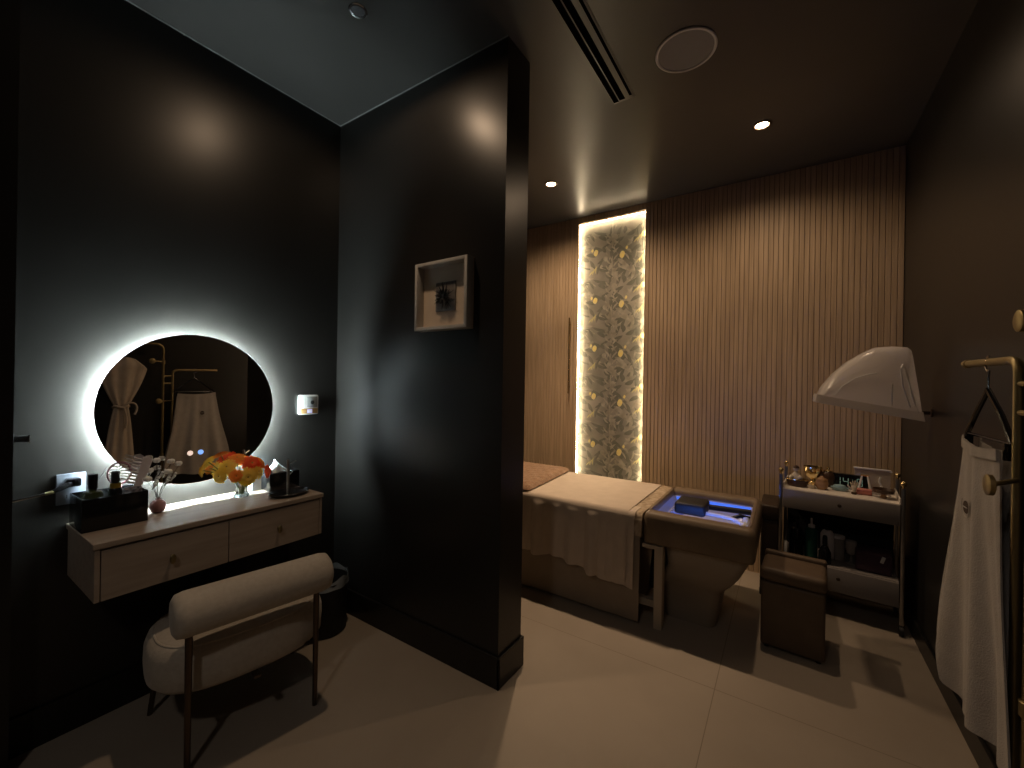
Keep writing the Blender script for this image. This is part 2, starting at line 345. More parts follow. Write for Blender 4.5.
# wallpaper panel with its led strips
def wallpaper():
    t = thing('wallpaper_panel', 'tall recessed wallpaper panel of grey leaves and yellow fruit, edged with glowing warm strips', 'wall panel', ((PX0+PX1)/2, 3.812, 0))
    w = (PX1-PX0)/2; rnd = random.Random(3)
    b = MB(); b.mi = 0; b.box(-w, w, -.004, .003, 0, PZ1)
    def leaf(cx, cz, ln, wd, ang, mi, y):
        b.mi = mi; pts = []
        for k in range(7):
            tt = k/6; pts.append((ln*(tt-.5), wd*math.sin(PI*tt)**.8*.5 + ln*.08*math.sin(PI*tt)))
        for k in range(5, 0, -1):
            tt = k/6; pts.append((ln*(tt-.5), -wd*math.sin(PI*tt)**.8*.5 + ln*.08*math.sin(PI*tt)))
        ca, sa = math.cos(ang), math.sin(ang); out = []
        for px, pz in pts:
            x = cx+px*ca-pz*sa; z = cz+px*sa+pz*ca
            out.append((max(-w+.004, min(w-.004, x)), y, max(.002, min(PZ1-.004, z))))
        f = b.poly(out)
        if f.normal.y > 0: f.normal_flip()
    motif = []; PER = .4365
    for k in range(120):
        motif.append((rnd.uniform(-w, w), rnd.uniform(0, PER), rnd.uniform(.05, .15), rnd.uniform(.014, .045), rnd.uniform(0, PI*2), rnd.choice([1, 1, 2, 2, 2])))
    for k in range(14):   # fronds leaving the central stem
        sgn = -1 if k % 2 else 1
        motif.append((sgn*.035, k*.029, .075, .016, (PI/2 - sgn*.75), 1))
    for fx, fz in ((.22, .30), (.24, .12), (-.19, .06)):
        for a in range(3): motif.append((fx+.02*a, fz+.012*a, .075, .012, .7+a*.35, 3))
    n = 7
    for r in range(-1, n-1):
        z0 = r*PER + .135
        for j, (cx, cz, ln, wd, ang, mi) in enumerate(motif): leaf(cx, z0+cz, ln, wd, ang, mi, -.0045-.00002*j)
        for fx, fz, s_ in ((-.155, .24, .95), (.09, .19, 1.05), (.28, .34, .8), (-.19, .265, .5), (.13, .245, .5)):
            b.mi = 4
            if not .03 < z0+fz < PZ1-.04: continue
            out = [(fx+.022*s_*math.cos(a)*(1+.15*math.sin(2*a)), -.0068, z0+fz+.031*s_*math.sin(a)) for a in [2*PI*i/12 for i in range(12)]]
            b.poly(out)
    b.mi = 1
    b.box(-.004, .004, -.0062, -.0055, .01, PZ1-.01)
    b.build('wallpaper', [M['wallp'], M['leaf1'], M['leaf2'], M['leaf3'], M['fruit']], t, smooth=0)
    for x0, x1, z0, z1 in ((-w, -w+.006, .02, PZ1-.002), (w-.006, w, .02, PZ1-.002), (-w+.006, w-.006, PZ1-.008, PZ1-.002)):
        b = MB(); b.box(x0, x1, -.034, -.026, z0, z1, .001); b.build('led_strip', M['pled'], t)
wallpaper()

# brass pull handle on the slatted door left of the panel
t = thing('pull_handle', 'slim vertical brass pull handle on the slatted wall left of the glowing panel', 'handle', (.584, 3.752, 1.27))
b = MB(); b.tube([(0, -.03, 0), (0, -.03, .70)], .006, 10); b.build('grip', M['gold'], t)
for z in (.06, .64):
    b = MB(); b.tube([(0, -.03, z), (0, .003, z)], .005, 8); b.build('mount', M['brass'], t)

# ------------------------------------------------------------------ ceiling fittings
def downlight(i, label, lens):
    (x, y), spill, beam = SPOTS[i]
    t = thing('downlight', label, 'ceiling light', (x, y, H), 0)
    b = MB()
    b.lathe([(.036, -.0005), (.050, -.0005), (.051, -.004), (.046, -.007), (.038, -.006), (.036, -.0005)], n=36, cap0=False, cap1=False)
    b.build('trim_ring', M['chrome'] if i == 2 else M['bronze'], t)
    b = MB(); b.lathe([(.002, -.0012), (.034, -.0012), (.034, -.0004)], n=30); b.build('lens', lens, t)
    for power, ang, blend in ((spill, 162 if i < 2 else 176, .75 if i < 2 else .3), (beam, 76, 1.0)):
        ld = bpy.data.lights.new('downlight_lamp', 'SPOT'); ld.energy = power; ld.color = WARM; ld.spot_size = math.radians(ang); ld.spot_blend = blend; ld.shadow_soft_size = .03
        lo = bpy.data.objects.new('lamp', ld); COL.objects.link(lo); lo.parent = t; lo.location = (0, 0, -.03)
    if i == 2:
        for c in t.children:
            if c.type == 'MESH': c.scale = (.74, .74, 1)
    return t
downlight(0, 'lit warm downlight above the head of the bed, nearest the partition', M['bulb'])
downlight(1, 'lit warm downlight in the ceiling above the shampoo basin', M['bulb'])
downlight(2, 'chrome-rimmed downlight in the ceiling above the armchair and vanity', M['bulb_soft'])

t = thing('ceiling_speaker', 'round grey speaker grille set in the dark ceiling', 'speaker', (1.862, 2.240, H))
b = MB(); b.lathe([(.118, -.0005), (.131, -.0005), (.132, -.004), (.128, -.007), (.120, -.006), (.118, -.0005)], n=56, cap0=False, cap1=False); b.build('bezel', M['speaker_ring'], t)
b = MB(); b.lathe([(.002, -.004), (.119, -.003), (.119, -.0005)], n=56); b.build('grille', M['grille'], t)

t = thing('slot_diffuser', 'long black linear air slot diffuser in the ceiling', 'air vent', (1.52, 1.6, H))
b = MB(); b.box(-.058, .058, -.9, .816, -.003, -.0002, .0005); b.build('plate', M['ceil'], t)
for x, w, y1 in ((-.042, .014, .806), (-.007, .015, .800), (.041, .007, .790)):
    b = MB(); b.box(x-w, x+w, -.88, y1, -.0038, -.0031); b.build('slot', M['slot'], t, smooth=0)

# ------------------------------------------------------------------ mirror
t = thing('round_mirror', 'round backlit wall mirror glowing cool white above the vanity', 'mirror', (0, 1.006, 1.213))
RM = .333
b = MB(); b.lathe([(.27, 0), (.27, .046)], axis='x', n=64); b.build('backing', M['black_matte'], t)
b = MB(); b.lathe([(RM-.022, .035), (RM-.018, .035), (RM-.018, .039), (RM-.022, .039), (RM-.022, .035)], axis='x', n=96, cap0=False, cap1=False); b.build('led_ring', M['mled'], t)
b = MB(); b.lathe([(RM-.003, .0475), (RM, .0485), (RM, .052), (RM-.002, .053)], axis='x', n=96); b.build('glass', M['mirror'], t, smooth=20)
for y, m, nm in ((-.022, 'btn_w', 'colour_button'), (.018, 'btn_b', 'power_button')):
    b = MB(); b.lathe([(.011, .0532), (.011, .0538)], (0, y, -.196), axis='x', n=20); b.build('touch_button', M[m], t)

# ------------------------------------------------------------------ vanity
t = thing('vanity_cabinet', 'pale wood wall-hung vanity with two drawers below the round mirror', 'cabinet', (0, 1.03, .594))
b = MB(); b.box(.0, .344, -.412, .398, .002, .178, .002); b.build('body', M['oak'], t, smooth=0)
b = MB(); b.box(0, .364, -.417, .404, .180, .200, .0025); b.build('tabletop', M['oak'], t, smooth=0)
for y0, y1 in ((-.395, -.014), (-.011, .383)):
    b = MB(); b.box(.3445, .360, y0, y1, .002, .172, .0015); d = b.build('drawer', M['oak'], t, smooth=0)
    b = MB(); yc = (y0+y1)/2; b.lathe([(.004, .360), (.004, .370), (.009, .373), (.010, .378), (.007, .382), (.002, .383)], (0, yc, .085), n=16, axis='x', sx=1.0, sy=1.9); b.build('knob', M['brass'], d)
for y0, y1 in ((-.412, -.398), (.386, .398)):
    b = MB(); b.box(.344, .3595, y0, y1, .002, .178, .001); b.build('side_edge', M['oak'], t, smooth=0)

VT = .7945
# black organiser box
t = thing('organiser_box', 'black open organiser box on the left end of the vanity', 'box', (.115, .708, VT))
b = MB(); hx, hy, hz, w = .085, .092, .118, .004
b.box(-hx, hx, -hy, hy, 0, w, .001); b.box(-hx, -hx+w, -hy, hy, w, hz, .001); b.box(hx-w, hx, -hy, hy, w, hz, .001)
b.box(-hx+w, hx-w, -hy, -hy+w, w, hz, .001); b.box(-hx+w, hx-w, hy-w, hy, w, hz, .001)
b.build('box_shell', M['black_gloss'], t)
b = MB(); b.box(-.002, .002, -hy+w, hy-w, w, hz-.012); b.build('divider', M['black_gloss'], t)

def bottle(label, x, y, z, prof, m, cap=None, capm=None, name='bottle', group=None, lab=None, rot=0):
    t = thing(name, label, 'bottle', (x, y, z), rot, group)
    b = MB(); b.lathe(prof, n=24); b.build('bottle_body', m, t)
    if cap:
        b = MB(); b.lathe(cap, n=20); b.build('cap', capm, t)
    if lab:
        z0, z1, r, lm = lab; b = MB(); b.lathe([(r, z0), (r+.0006, z0), (r+.0006, z1), (r, z1)], n=24, cap0=False, cap1=False); b.build('label_band', lm, t)
    return t
bottle('olive glass bottle with a black square cap standing in the black organiser', .130, .658, VT+.006,
       [(.026, 0), (.029, .003), (.029, .115), (.024, .125), (.012, .130), (.012, .136)], M['green_gl'], [(.012, .137), (.0145, .138), (.0145, .188), (.013, .190)], M['black_gloss'])
bottle('black bottle with an amber neck band standing in the middle of the organiser', .135, .719, VT+.006,
       [(.018, 0), (.020, .003), (.020, .120), (.015, .130), (.009, .134), (.009, .140)], M['black_gloss'], [(.009, .146), (.0125, .147), (.0125, .188), (.011, .190)], M['black_matte'], lab=(.128, .145, .0152, M['amber']))
# marbled cup holding brushes
t = thing('brush_cup', 'marbled black and white cup in the right corner of the organiser', 'cup', (.142, .766, VT+.006))
b = MB(); b.lathe([(.024, 0), (.027, .004), (.030, .118), (.028, .118), (.025, .008)], n=28, cap1=True); b.build('cup_wall', M['printed'], t)
# vented pink brush: oval rim with wavy ribs
t = thing('vent_brush', 'dusty pink round vent hair brush leaning at the mirror, left of the grey comb', 'brush', (.062, .748, VT+.06))
Rm = Matrix.Rotation(.15, 4, 'X')
b = MB(); ring = [(0, .036*math.cos(a), .115+.042*math.sin(a)) for a in [2*PI*i/36 for i in range(37)]]; b.tube(ring, .0035, 8, False)
b.build('rim', M['pinkbrush'], t)
b = MB()
for k in range(6):
    z = .088+.011*k; hw = math.sqrt(max(0, 1-((z-.115)/.042)**2))*.030
    b.tube([(0, -hw, z+.004), (.002, -hw*.3, z-.003), (0, hw*.3, z+.004), (0, hw, z-.003)], .0028, 6)
b.build('ribs', M['greybrush'], t)
b = MB(); b.tube([(0, 0, .076), (.01, .002, -.05)], [.006, .009], 8); b.build('brush_handle', M['pinkbrush'], t)
t = thing('vent_comb', 'pearl grey wide-toothed comb brush standing in the cup', 'comb', (.100, .758, VT+.02))
b = MB()
d = Vector((0, .22, 1)).normalized(); sd = Vector((0, 1, -.22)).normalized()
def cpt(a, c, x=0): return Vector((x, 0, 0))+d*a+sd*c
b.prism([cpt(.10, .000), cpt(.11, .026), cpt(.215, .036), cpt(.224, .020), cpt(.218, .002)], (.006, 0, 0))
for k in range(8):
    a = .115+.0135*k; b.tube([cpt(a, .006, .003), cpt(a+.007, -.026, .003)], [.0042, .0028], 6)
b.build('head', M['greybrush'], t)
b = MB(); b.tube([cpt(0, .006, .003), cpt(.07, .010, .003), cpt(.135, .018, .003)], [.006, .006, .008], 8); b.build('comb_handle', M['greybrush'], t)

# cotton sprigs in a pink bud vase
t = thing('bud_vase', 'small round dusty pink bud vase beside the black organiser', 'vase', (.105, .857, VT))
b = MB(); b.lathe([(.012, 0), (.022, .006), (.028, .022), (.026, .038), (.016, .050), (.008, .054), (.009, .060), (.006, .060), (.005, .045)], n=28, cap1=True); b.build('vase_body', M['pinkvase'], t)
tips = [(-.01, -.026, .165), (.01, -.036, .135), (-.005, -.004, .205), (.012, .030, .155), (0, .042, .195), (-.01, .072, .180)]
for k, (dx, dy, dz) in enumerate(tips):
    lab = ['cotton sprig on the left of the pink vase, second from the left edge', 'short cotton sprig leaning furthest left, low in the pink vase', 'tallest cotton sprig, rising nearly straight from the pink vase',
           'short cotton sprig just right of centre in the pink vase', 'tall cotton sprig leaning right from the pink vase', 'cotton sprig leaning furthest right from the pink vase'][k]
    s_ = thing('cotton_sprig', lab, 'dried flower', (.105, .857, VT+.05), 0, 'cotton sprigs in the pink bud vase')
    b = MB(); b.tube(bezier((dx*.15, dy*.1, -.02), (0, 0, .03), (dx*.5, dy*.5, dz*.4), (dx, dy, dz-.05), 8), .0013, 6); b.build('stem', M['twig'], s_)
    b = MB()
    for a in range(4):
        aa = a*PI/2+k; b.ball((dx+.006*math.cos(aa), dy+.006*math.sin(aa), dz-.040), .0086, 2, (1, 1, 1.15))
    b.build('boll', M['cotton'], s_)
    b = MB()
    b.tube([(dx*.6, dy*.6, dz*.5-.02), (dx*.6+.01, dy*.6+.012, dz*.5+.004)], [.0015, .006], 6); b.ball((dx*.6+.012, dy*.6+.014, dz*.5+.012), .0055, 2); b.build('boll', M['cotton'], s_)

# glass vase and gerberas
VX, VY = .115, 1.170
t = thing('glass_vase', 'small fluted clear glass vase holding the orange and yellow flowers', 'vase', (VX, VY, VT))
b = MB(); n = 40; rings = []
def fl(r, z, amp): return [Vector(((r+amp*math.cos(10*2*PI*i/n))*math.cos(2*PI*i/n), (r+amp*math.cos(10*2*PI*i/n))*math.sin(2*PI*i/n), z)) for i in range(n)]
b.rings([fl(.030, 0, .001), fl(.031, .005, .001), fl(.024, .02, .0012), fl(.022, .045, .0012), fl(.030, .075, .002), fl(.034, .080, .002), fl(.031, .079, .002), fl(.019, .045, .001), fl(.020, .012, .001)])
b.build('vase_glass', M['glass'], t)
def petals(b, c, nrm, r, n=20, layers=3, curl=.25):
    nrm = Vector(nrm).normalized(); ref = Vector((0, 0, 1)) if abs(nrm.z) < .9 else Vector((1, 0, 0))
    u = nrm.cross(ref).normalized(); v = nrm.cross(u)
    for L in range(layers):
        rl = r*(1-.22*L); off = .0055*L
        for i in range(n):
            a = 2*PI*(i+.5*L)/n + random.uniform(-.06, .06); rl2 = rl*random.uniform(.9, 1.06)
            dr = u*math.cos(a)+v*math.sin(a); sd_ = nrm.cross(dr); w = rl*.14
            P_ = lambda tt, ww, h: Vector(c)+dr*(rl2*tt)+sd_*ww+nrm*(off+h)
            a0 = [P_(.15, -w*.5, 0), P_(.15, w*.5, 0)]
            a1 = [P_(.6, -w, curl*r*.25), P_(.6, w, curl*r*.25)]
            a2 = [P_(.92, -w*.75, curl*r*.1), P_(.92, w*.75, curl*r*.1)]
            a3 = P_(1.0, 0, -curl*r*.05)
            V = [b.bm.verts.new(q) for q in (a0[0], a0[1], a1[1], a1[0], a2[1], a2[0], a3)]
            for idx in ((0, 1, 2, 3), (3, 2, 4, 5), (5, 4, 6)):
                b.bm.faces.new([V[q] for q in idx]).material_index = b.mi
fl_spec = [  # dx, dy, dz (rel. to vase base), normal, r, colour
    (.035, -.085, .150, (.6, -.5, .5), .040, 'petal_y', 'large yellow gerbera at the upper left of the bouquet'),
    (.030, -.115, .112, (.5, -.8, .1), .034, 'petal_y', 'yellow gerbera drooping at the far left edge of the bouquet'),
    (.075, -.060, .110, (.9, -.4, .2), .030, 'petal_o', 'orange gerbera low on the left of the bouquet'),
    (.085, -.012, .098, (1, -.1, .1), .043, 'petal_y', 'golden yellow gerbera facing forward at the bottom of the bouquet'),
    (.020, -.030, .182, (.4, -.2, .9), .040, 'petal_o', 'orange-red gerbera at the top left of the bouquet'),
    (.055, .022, .155, (.8, .1, .6), .046, 'petal_r', 'scarlet gerbera in the top middle of the bouquet'),
    (.070, .045, .115, (.9, .4, .2), .036, 'petal_y', 'pale yellow gerbera right of centre in the bouquet'),
    (.030, .078, .150, (.5, .6, .6), .038, 'petal_o', 'orange gerbera at the upper right of the bouquet'),
    (.045, .112, .102, (.7, .7, .1), .034, 'petal_r', 'red gerbera at the far right edge of the bouquet'),
    (-.040, .010, .150, (-.5, .1, .8), .040, 'petal_o', 'orange gerbera at the back of the bouquet, facing the mirror'),
]
for dx, dy, dz, nr, r, m, lab in fl_spec:
    dy = dy*.86-.004; dz = dz*.93+.014; r *= 1.06
    g = thing('gerbera_flower', lab, 'flower', (VX, VY, VT), 0, 'gerberas in the glass vase')
    nv = Vector(nr).normalized(); c = Vector((dx, dy, dz))
    b = MB(); petals(b, c, nr, r); b.build('petals', M[m], g, smooth=0)
    b = MB(); q = bmesh.ops.create_icosphere(b.bm, subdivisions=2, radius=r*.18)
    for v_ in q['verts']: v_.co = c + nv*.006 + v_.co*.8
    b.build('flower_centre', M['fcenter'], g)
    b = MB(); b.tube(bezier((dx*.08, dy*.08, .012), (dx*.1, dy*.1, .07), c-nv*.05, c-nv*.002, 8), .0022, 6); b.build('stem', M['stem_g'], g)

# tissue box, folded tissues, jewellery stand
t = thing('tissue_box', 'black tissue box at the right end of the vanity', 'tissue box', (.085, 1.358, VT))
b = MB(); b.box(-.062, .062, -.075, .075, 0, .088, .004); b.build('box_body', M['black_gloss'], t)
b = MB()
def tis(u, v): return (-.03+.07*u+.012*math.sin(v*9), -.052+.095*v, .0885+.062*(1-abs(2*v-.75))*(.35+.65*math.sin(PI*u))*(1+.2*math.sin(8*u)) if 0 < u < 1 else .0885)
b.grid(tis, 12, 14, .0006); b.build('tissue', M['tissue'], t)
t = tag(thing('tissue_pack', 'pale blue-white packet standing against the wall between flowers and tissue box', 'packet', (.035, 1.262, VT)), 'pale blue-white packet standing against the wall between flowers and tissue box', 'packet')
b = MB(); b.box(-.028, .028, -.022, .030, 0, .072, .004); b.build('pack_body', M['tissue'], t)
b = MB(); b.box(-.018, .018, -.014, .022, .072, .0735, .0005); b.build('flap', M['white_pl'], t)
t = thing('jewellery_stand', 'black oval dish with an upright metal branch post on the right of the vanity', 'jewellery stand', (.265, 1.315, VT))
b = MB(); b.lathe([(.072, 0), (.084, .004), (.094, .016), (.091, .018), (.082, .009), (.0, .007)][:5]+[(.002, .008)], n=44, sx=.72); b.build('dish', M['black_gloss'], t)
b = MB(); b.tube([(.012, -.012, .006), (.012, -.012, .175)], .0065, 12); b.build('post', M['steel'], t)
for z, dy, dx in ((.150, .032, .01), (.118, -.024, .0), (.095, .026, -.01)):
    b = MB(); b.tube([(.012, -.012, z), (.012+dx, -.012+dy, z+.016)], .0028, 8); b.build('branch', M['steel'], t)

# thermostat
t = thing('thermostat', 'small white square wall thermostat between mirror and corner', 'thermostat', (0, 1.553, 1.213))
b = MB(); b.box(0, .024, -.056, .056, -.055, .055, .008, 3); b.build('casing', M['white_pl'], t)
b = MB(); b.box(.024, .0252, -.014, .048, -.014, .046, .0005); s_ = b.build('screen', M['screen'], t)
b = MB(); b.lathe([(.011, .0252), (.011, .0256)], (0, .017, .013), axis='x', n=16); b.tube([(.0254, .010, .004), (.0254, .026, .024)], .0012, 5); b.build('gauge', M['black_matte'], s_)
b = MB(); b.box(.024, .0255, -.050, .050, -.050, -.021, .0005); b.build('lower_band', M['tanstrip'], t)
b = MB(); b.box(.0256, .0262, -.014, .016, -.046, -.026, .0002); b.build('display', M['lilac'], t)

# outlet, plug and cable, small hook
t = thing('wall_socket', 'white double wall socket plate on the dark wall left of the organiser', 'socket', (0, .624, .925))
b = MB(); b.box(0, .010, -.040, .040, -.058, .058, .003); b.build('plate', M['plate'], t)
for z in (-.028, .028):
    for y in (-.012, .012):
        b = MB(); b.box(.0102, .0106, y-.0015, y+.0015, z-.007, z+.007); b.build('slot', M['black_matte'], t, smooth=0)
t = thing('power_cable', 'black plug and cable reaching left from the wall socket, with a bright collar', 'cable', (0, .624, .925))
b = MB(); b.box(.0108, .05, -.020, .020, .012, .042, .005); b.tube([(.04, -.01, .025), (.055, -.035, .015), (.06, -.055, .006)], [.013, .010, .006], 10); b.build('plug', M['black_gloss'], t)
b = MB(); b.tube([(.06, -.053, .006), (.062, -.075, .003)], .0062, 10); b.build('collar', M['brass'], t)
b = MB(); b.tube([(.062, -.074, .003), (.064, -.11, -.001), (.066, -.152, -.006)], .0045, 8); b.build('cord', M['chrome'], t)
t = thing('wall_hook', 'small black lever with a bright tip at the far left edge above the cable', 'hook', (.06, .472, 1.130))
b = MB(); b.box(-.012, .012, -.004, .002, -.022, .022, .002); b.build('hook_plate', M['black_matte'], t)
b = MB(); b.box(-.008, .008, .002, .036, -.010, .012, .003); b.build('lever', M['black_matte'], t)
b = MB(); b.box(-.009, .009, .036, .0385, -.014, .014, .001); b.build('tip', M['chrome'], t)
# thin flex of the mirror
t = thing('mirror_flex', 'thin cable hanging from the mirror down behind the organiser', 'cable', (0, .70, .80))
b = MB(); b.tube(bezier((.012, .055, .21), (.008, -.03, .15), (.012, -.01, .08), (.010, .0, .03), 14), .0022, 6); b.build('flex', M['black_rub'], t)
b = MB(); b.tube([(.012, .055, .21), (.014, .060, .215)], .004, 6); b.build('grommet', M['black_rub'], t)

# ------------------------------------------------------------------ armchair
ang = -math.atan2(.17, .985)
t = thing('armchair', 'cream boucle low chair with a bolster backrest on thin dark legs', 'chair', (.413, 1.054, 0), ang)
b = MB()
def seatring(k, z):
    out = []; n = 56
    for i in range(n):
        a = 2*PI*i/n; c, s_ = math.cos(a), math.sin(a); e = 2/2.7
        x = abs(c)**e*(1 if c > 0 else -1); y = abs(s_)**e*(1 if s_ > 0 else -1)
        out.append(Vector((-.035+x*.222*k if x < 0 else -.035+x*.215*k, y*.306*k, z)))
    return out
b.rings([seatring(.80, .228), seatring(.93, .232), seatring(.99, .252), seatring(1, .30), seatring(.995, .350), seatring(.96, .382), seatring(.88, .400), seatring(.6, .410), seatring(.2, .412)])
b.build('seat', M['boucle'], t, smooth=80)
b = MB(); ring = seatring(.905, .3935)
b.tube(ring+[ring[0]], .0045, 6, False); b.build('piping', M['boucle'], t, smooth=80)
b = MB(); rb = .076; L = .262
prof = [(rb*.25, -L), (rb*.72, -L+.002), (rb*.93, -L+.012), (rb, -L+.035), (rb, L-.035), (rb*.93, L-.012), (rb*.72, L-.002), (rb*.25, L)]
b.lathe(prof, (.2, 0, .548), n=36, axis='y'); b.build('backrest', M['boucle'], t, smooth=60)
for y in (-.212, .212):
    b = MB(); b.tube([(.200, y, 0), (.200, y, .49)], [.0095, .0115], 12); b.build('leg', M['bronze'], t)
    b = MB(); b.tube([(-.215, y*1.26, 0), (-.19, y*1.15, .24)], [.009, .011], 12); b.build('leg', M['bronze'], t)
b = MB()
b.box(-.185, .198, -.012, .012, .216, .2275, .003); b.box(-.012, .012, -.222, .222, .205, .2155, .003); b.build('under_frame', M['bronze'], t)
for y in (-.212, .212):
    b = MB(); b.tube([(.200, y, .262), (.135, y*.93, .232), (-.19, y*1.03, .2275)], [.007, .008, .007], 8); b.build('side_brace', M['bronze'], t)

# bin
t = thing('waste_bin', 'black cylindrical waste bin in the corner behind the chair', 'bin', (.186, 1.560, 0))
b = MB(); b.lathe([(.105, 0), (.112, .004), (.118, .27), (.121, .275), (.117, .276), (.110, .02)], n=44, cap1=True); b.build('bin_body', M['black_matte'], t)
b = MB()
def bagf(u, v):
    a = 2*PI*u; r = .1225+.003*math.sin(9*a)+v*.005*(1+.6*math.sin(5*a)); return (r*math.cos(a)*(1-.06*v), r*math.sin(a)*(1-.06*v), .25+.05*v+.012*v*math.sin(7*a))
b.grid(bagf, 60, 4, .0005); b.build('liner', M['bag'], t)

# ------------------------------------------------------------------ shadow box frame
t = thing('shadow_box', 'grey framed shadow box with a dark spiky ornament on the partition', 'picture', (.8815, YP0, 1.770))
b = MB(); w, h, d_, ft = .168, .166, .051, .017
b.box(-w, w, -.004, 0, -h, h)
b.build('back_board', M['mat_board'], t, smooth=0)
b = MB()
for x0, x1, z0, z1 in ((-w, -w+ft, -h, h), (w-ft, w, -h, h), (-w+ft, w-ft, h-ft, h), (-w+ft, w-ft, -h, -h+ft)): b.box(x0, x1, -d_, -.0042, z0, z1, .0015)
b.build('frame', M['frame_wood'], t)
b = MB(); b.box(-.064, .064, -.010, -.0042, -.072, .070, .001); b.build('foil_tile', M['pewter'], t)
b = MB(); rnd = random.Random(5)
b.ball((.0, -.022, -.004), .018, 2, (1, .6, 1))
for k in range(150):
    a = rnd.uniform(0, 2*PI); e = rnd.uniform(.05, 1.2); dv = Vector((math.cos(a)*math.cos(e), -math.sin(e)*.45, math.sin(a)*math.cos(e))); ln = rnd.uniform(.035, .074)
    b.tube([Vector((0, -.018, -.004)), Vector((0, -.018, -.004))+dv*ln], [.0032, .0009], 5)
b.build('urchin', M['black_matte'], t)

# ------------------------------------------------------------------ treatment bed with shampoo basin
t = thing('shampoo_bed', 'long brown leather treatment bed with a blue-lit shampoo basin at its foot', 'bed', (1.2, 2.98, 0))
ox, oy = 1.2, 2.98
def L(x, y, z): return Vector((x-ox, y-oy, z))
b = MB(); b.box(.12-ox, 1.545-ox, 2.635-oy, 3.33-oy, .03, .47, .01); b.build('base', M['bedbase'], t)
b = MB(); b.box(.08-ox, 1.600-ox, 2.615-oy, 3.365-oy, .472, .612, .03, 4); b.build('mattress', M['leather'], t)
# surround ring
b = MB()
X0, X1, Y0, Y1, Z0, Z1 = 1.600, 2.152, 2.600, 3.365, .462, .640
rg = []
o0, o1 = (X0-ox, X1-ox), (Y0-oy, Y1-oy); i0, i1 = (1.632-ox, 2.108-ox), (2.690-oy, 3.255-oy)
def ro(e, z, r): return rrect(o0[0]+e, o0[1]-e, o1[0]+e, o1[1]-e, r, z)
def ri(e, z, r): return rrect(i0[0]-e, i0[1]+e, i1[0]-e, i1[1]+e, r, z)
b.rings([ri(0, Z0+.03, .02), ro(.02, Z0, .02), ro(.006, Z0+.006, .03), ro(0, Z0+.02, .035), ro(0, Z1-.035, .035), ro(.008, Z1-.012, .033), ro(.028, Z1, .02), ri(.022, Z1, .03), ri(.006, Z1-.008, .02), ri(0, Z1-.03, .02), ri(0, Z0+.03, .02)], False, False)
b.build('basin_surround', M['leather'], t, smooth=50)
# basin tub
b = MB(); b.rings([ri(0, .600, .03), ri(-.012, .56, .05), ri(-.03, .50, .07), ri(-.10, .478, .05), ri(-.18, .474, .02)], False, True); basin = b.build('basin', M['basin'], t, smooth=60)
b = MB(); pts = [L(1.92+.165*math.cos(a), 2.79+.125*math.sin(a), .602) for a in [(-10+150*i/26)*PI/180 for i in range(27)]]
b.tube(pts, [.006]+[.011]*25+[.006], 10); b.build('bowl_rim', M['ceramic'], basin)
b = MB(); b.lathe([(.016, .4745), (.020, .478), (.020, .481)], L(1.92, 2.86, 0), n=20); b.build('drain', M['chrome'], basin)
# front led strip; back panel's glow stands in for blue light on the wall
b = MB(); b.box(1.65-ox, 2.095-ox, 3.238-oy, 3.246-oy, .515, .594); b.build('blue_glow_strip', M['bglow'], t, smooth=0)
b = MB(); b.box(1.70-ox, 2.06-ox, 2.700-oy, 2.706-oy, .590, .600); b.build('blue_glow_strip', M['bled'], t, smooth=0)
# neck rest and bar
b = MB(); b.box(1.712-ox, 1.885-ox, 2.865-oy, 3.06-oy, .585, .655, .018, 3); b.build('neck_rest', M['black_rub'], t)
b = MB(); b.tube([L(1.86, 3.03, .612), L(2.108, 3.055, .612)], .017, 12); b.build('support_bar', M['black_rub'], t)
b = MB(); b.tube([L(2.112, 2.93, .612), L(2.06, 2.915, .620), L(2.02, 2.91, .60)], [.010, .012, .010], 10); b.build('faucet', M['black_gloss'], t)
b = MB(); b.tube([L(2.095, 2.80, .560), L(2.098, 2.835, .600), L(2.096, 2.86, .625)], [.013, .015, .017], 12); b.build('shower_head', M['ceramic'], t)
b = MB()
for k in range(5):
    b.tube(bezier(L(1.66, 2.80+.07*k, .55), L(1.69, 2.83+.07*k, .60), L(1.70, 2.86+.05*k, .58), L(1.74, 2.90+.03*k, .55), 8), .006, 6)
b.build('hose', M['basin'], t)
# pedestal (funnel shaped)
b = MB()
def pr(x0, x1, y0, y1, r, z): return [v-Vector((ox, oy, 0)) for v in rrect(x0, x1, y0, y1, r, z)]
b.rings([pr(1.675, 1.955, 2.785, 3.16, .06, .0), pr(1.67, 1.97, 2.775, 3.18, .06, .10), pr(1.67, 1.988, 2.755, 3.20, .06, .215), pr(1.67, 2.00, 2.735, 3.21, .05, .232), pr(1.68, 2.035, 2.72, 3.22, .05, .27), pr(1.715, 2.075, 2.68, 3.26, .05, .335), pr(1.712, 2.115, 2.65, 3.30, .05, .42), pr(1.712, 2.125, 2.645, 3.31, .05, .4615)])
b.build('pedestal', M['shell'], t, smooth=60)
b = MB(); b.tube([L(1.995, 3.02, .262), L(2.052, 3.0, .276)], [.004, .0055], 8); b.build('pedal_rod', M['chrome'], t)
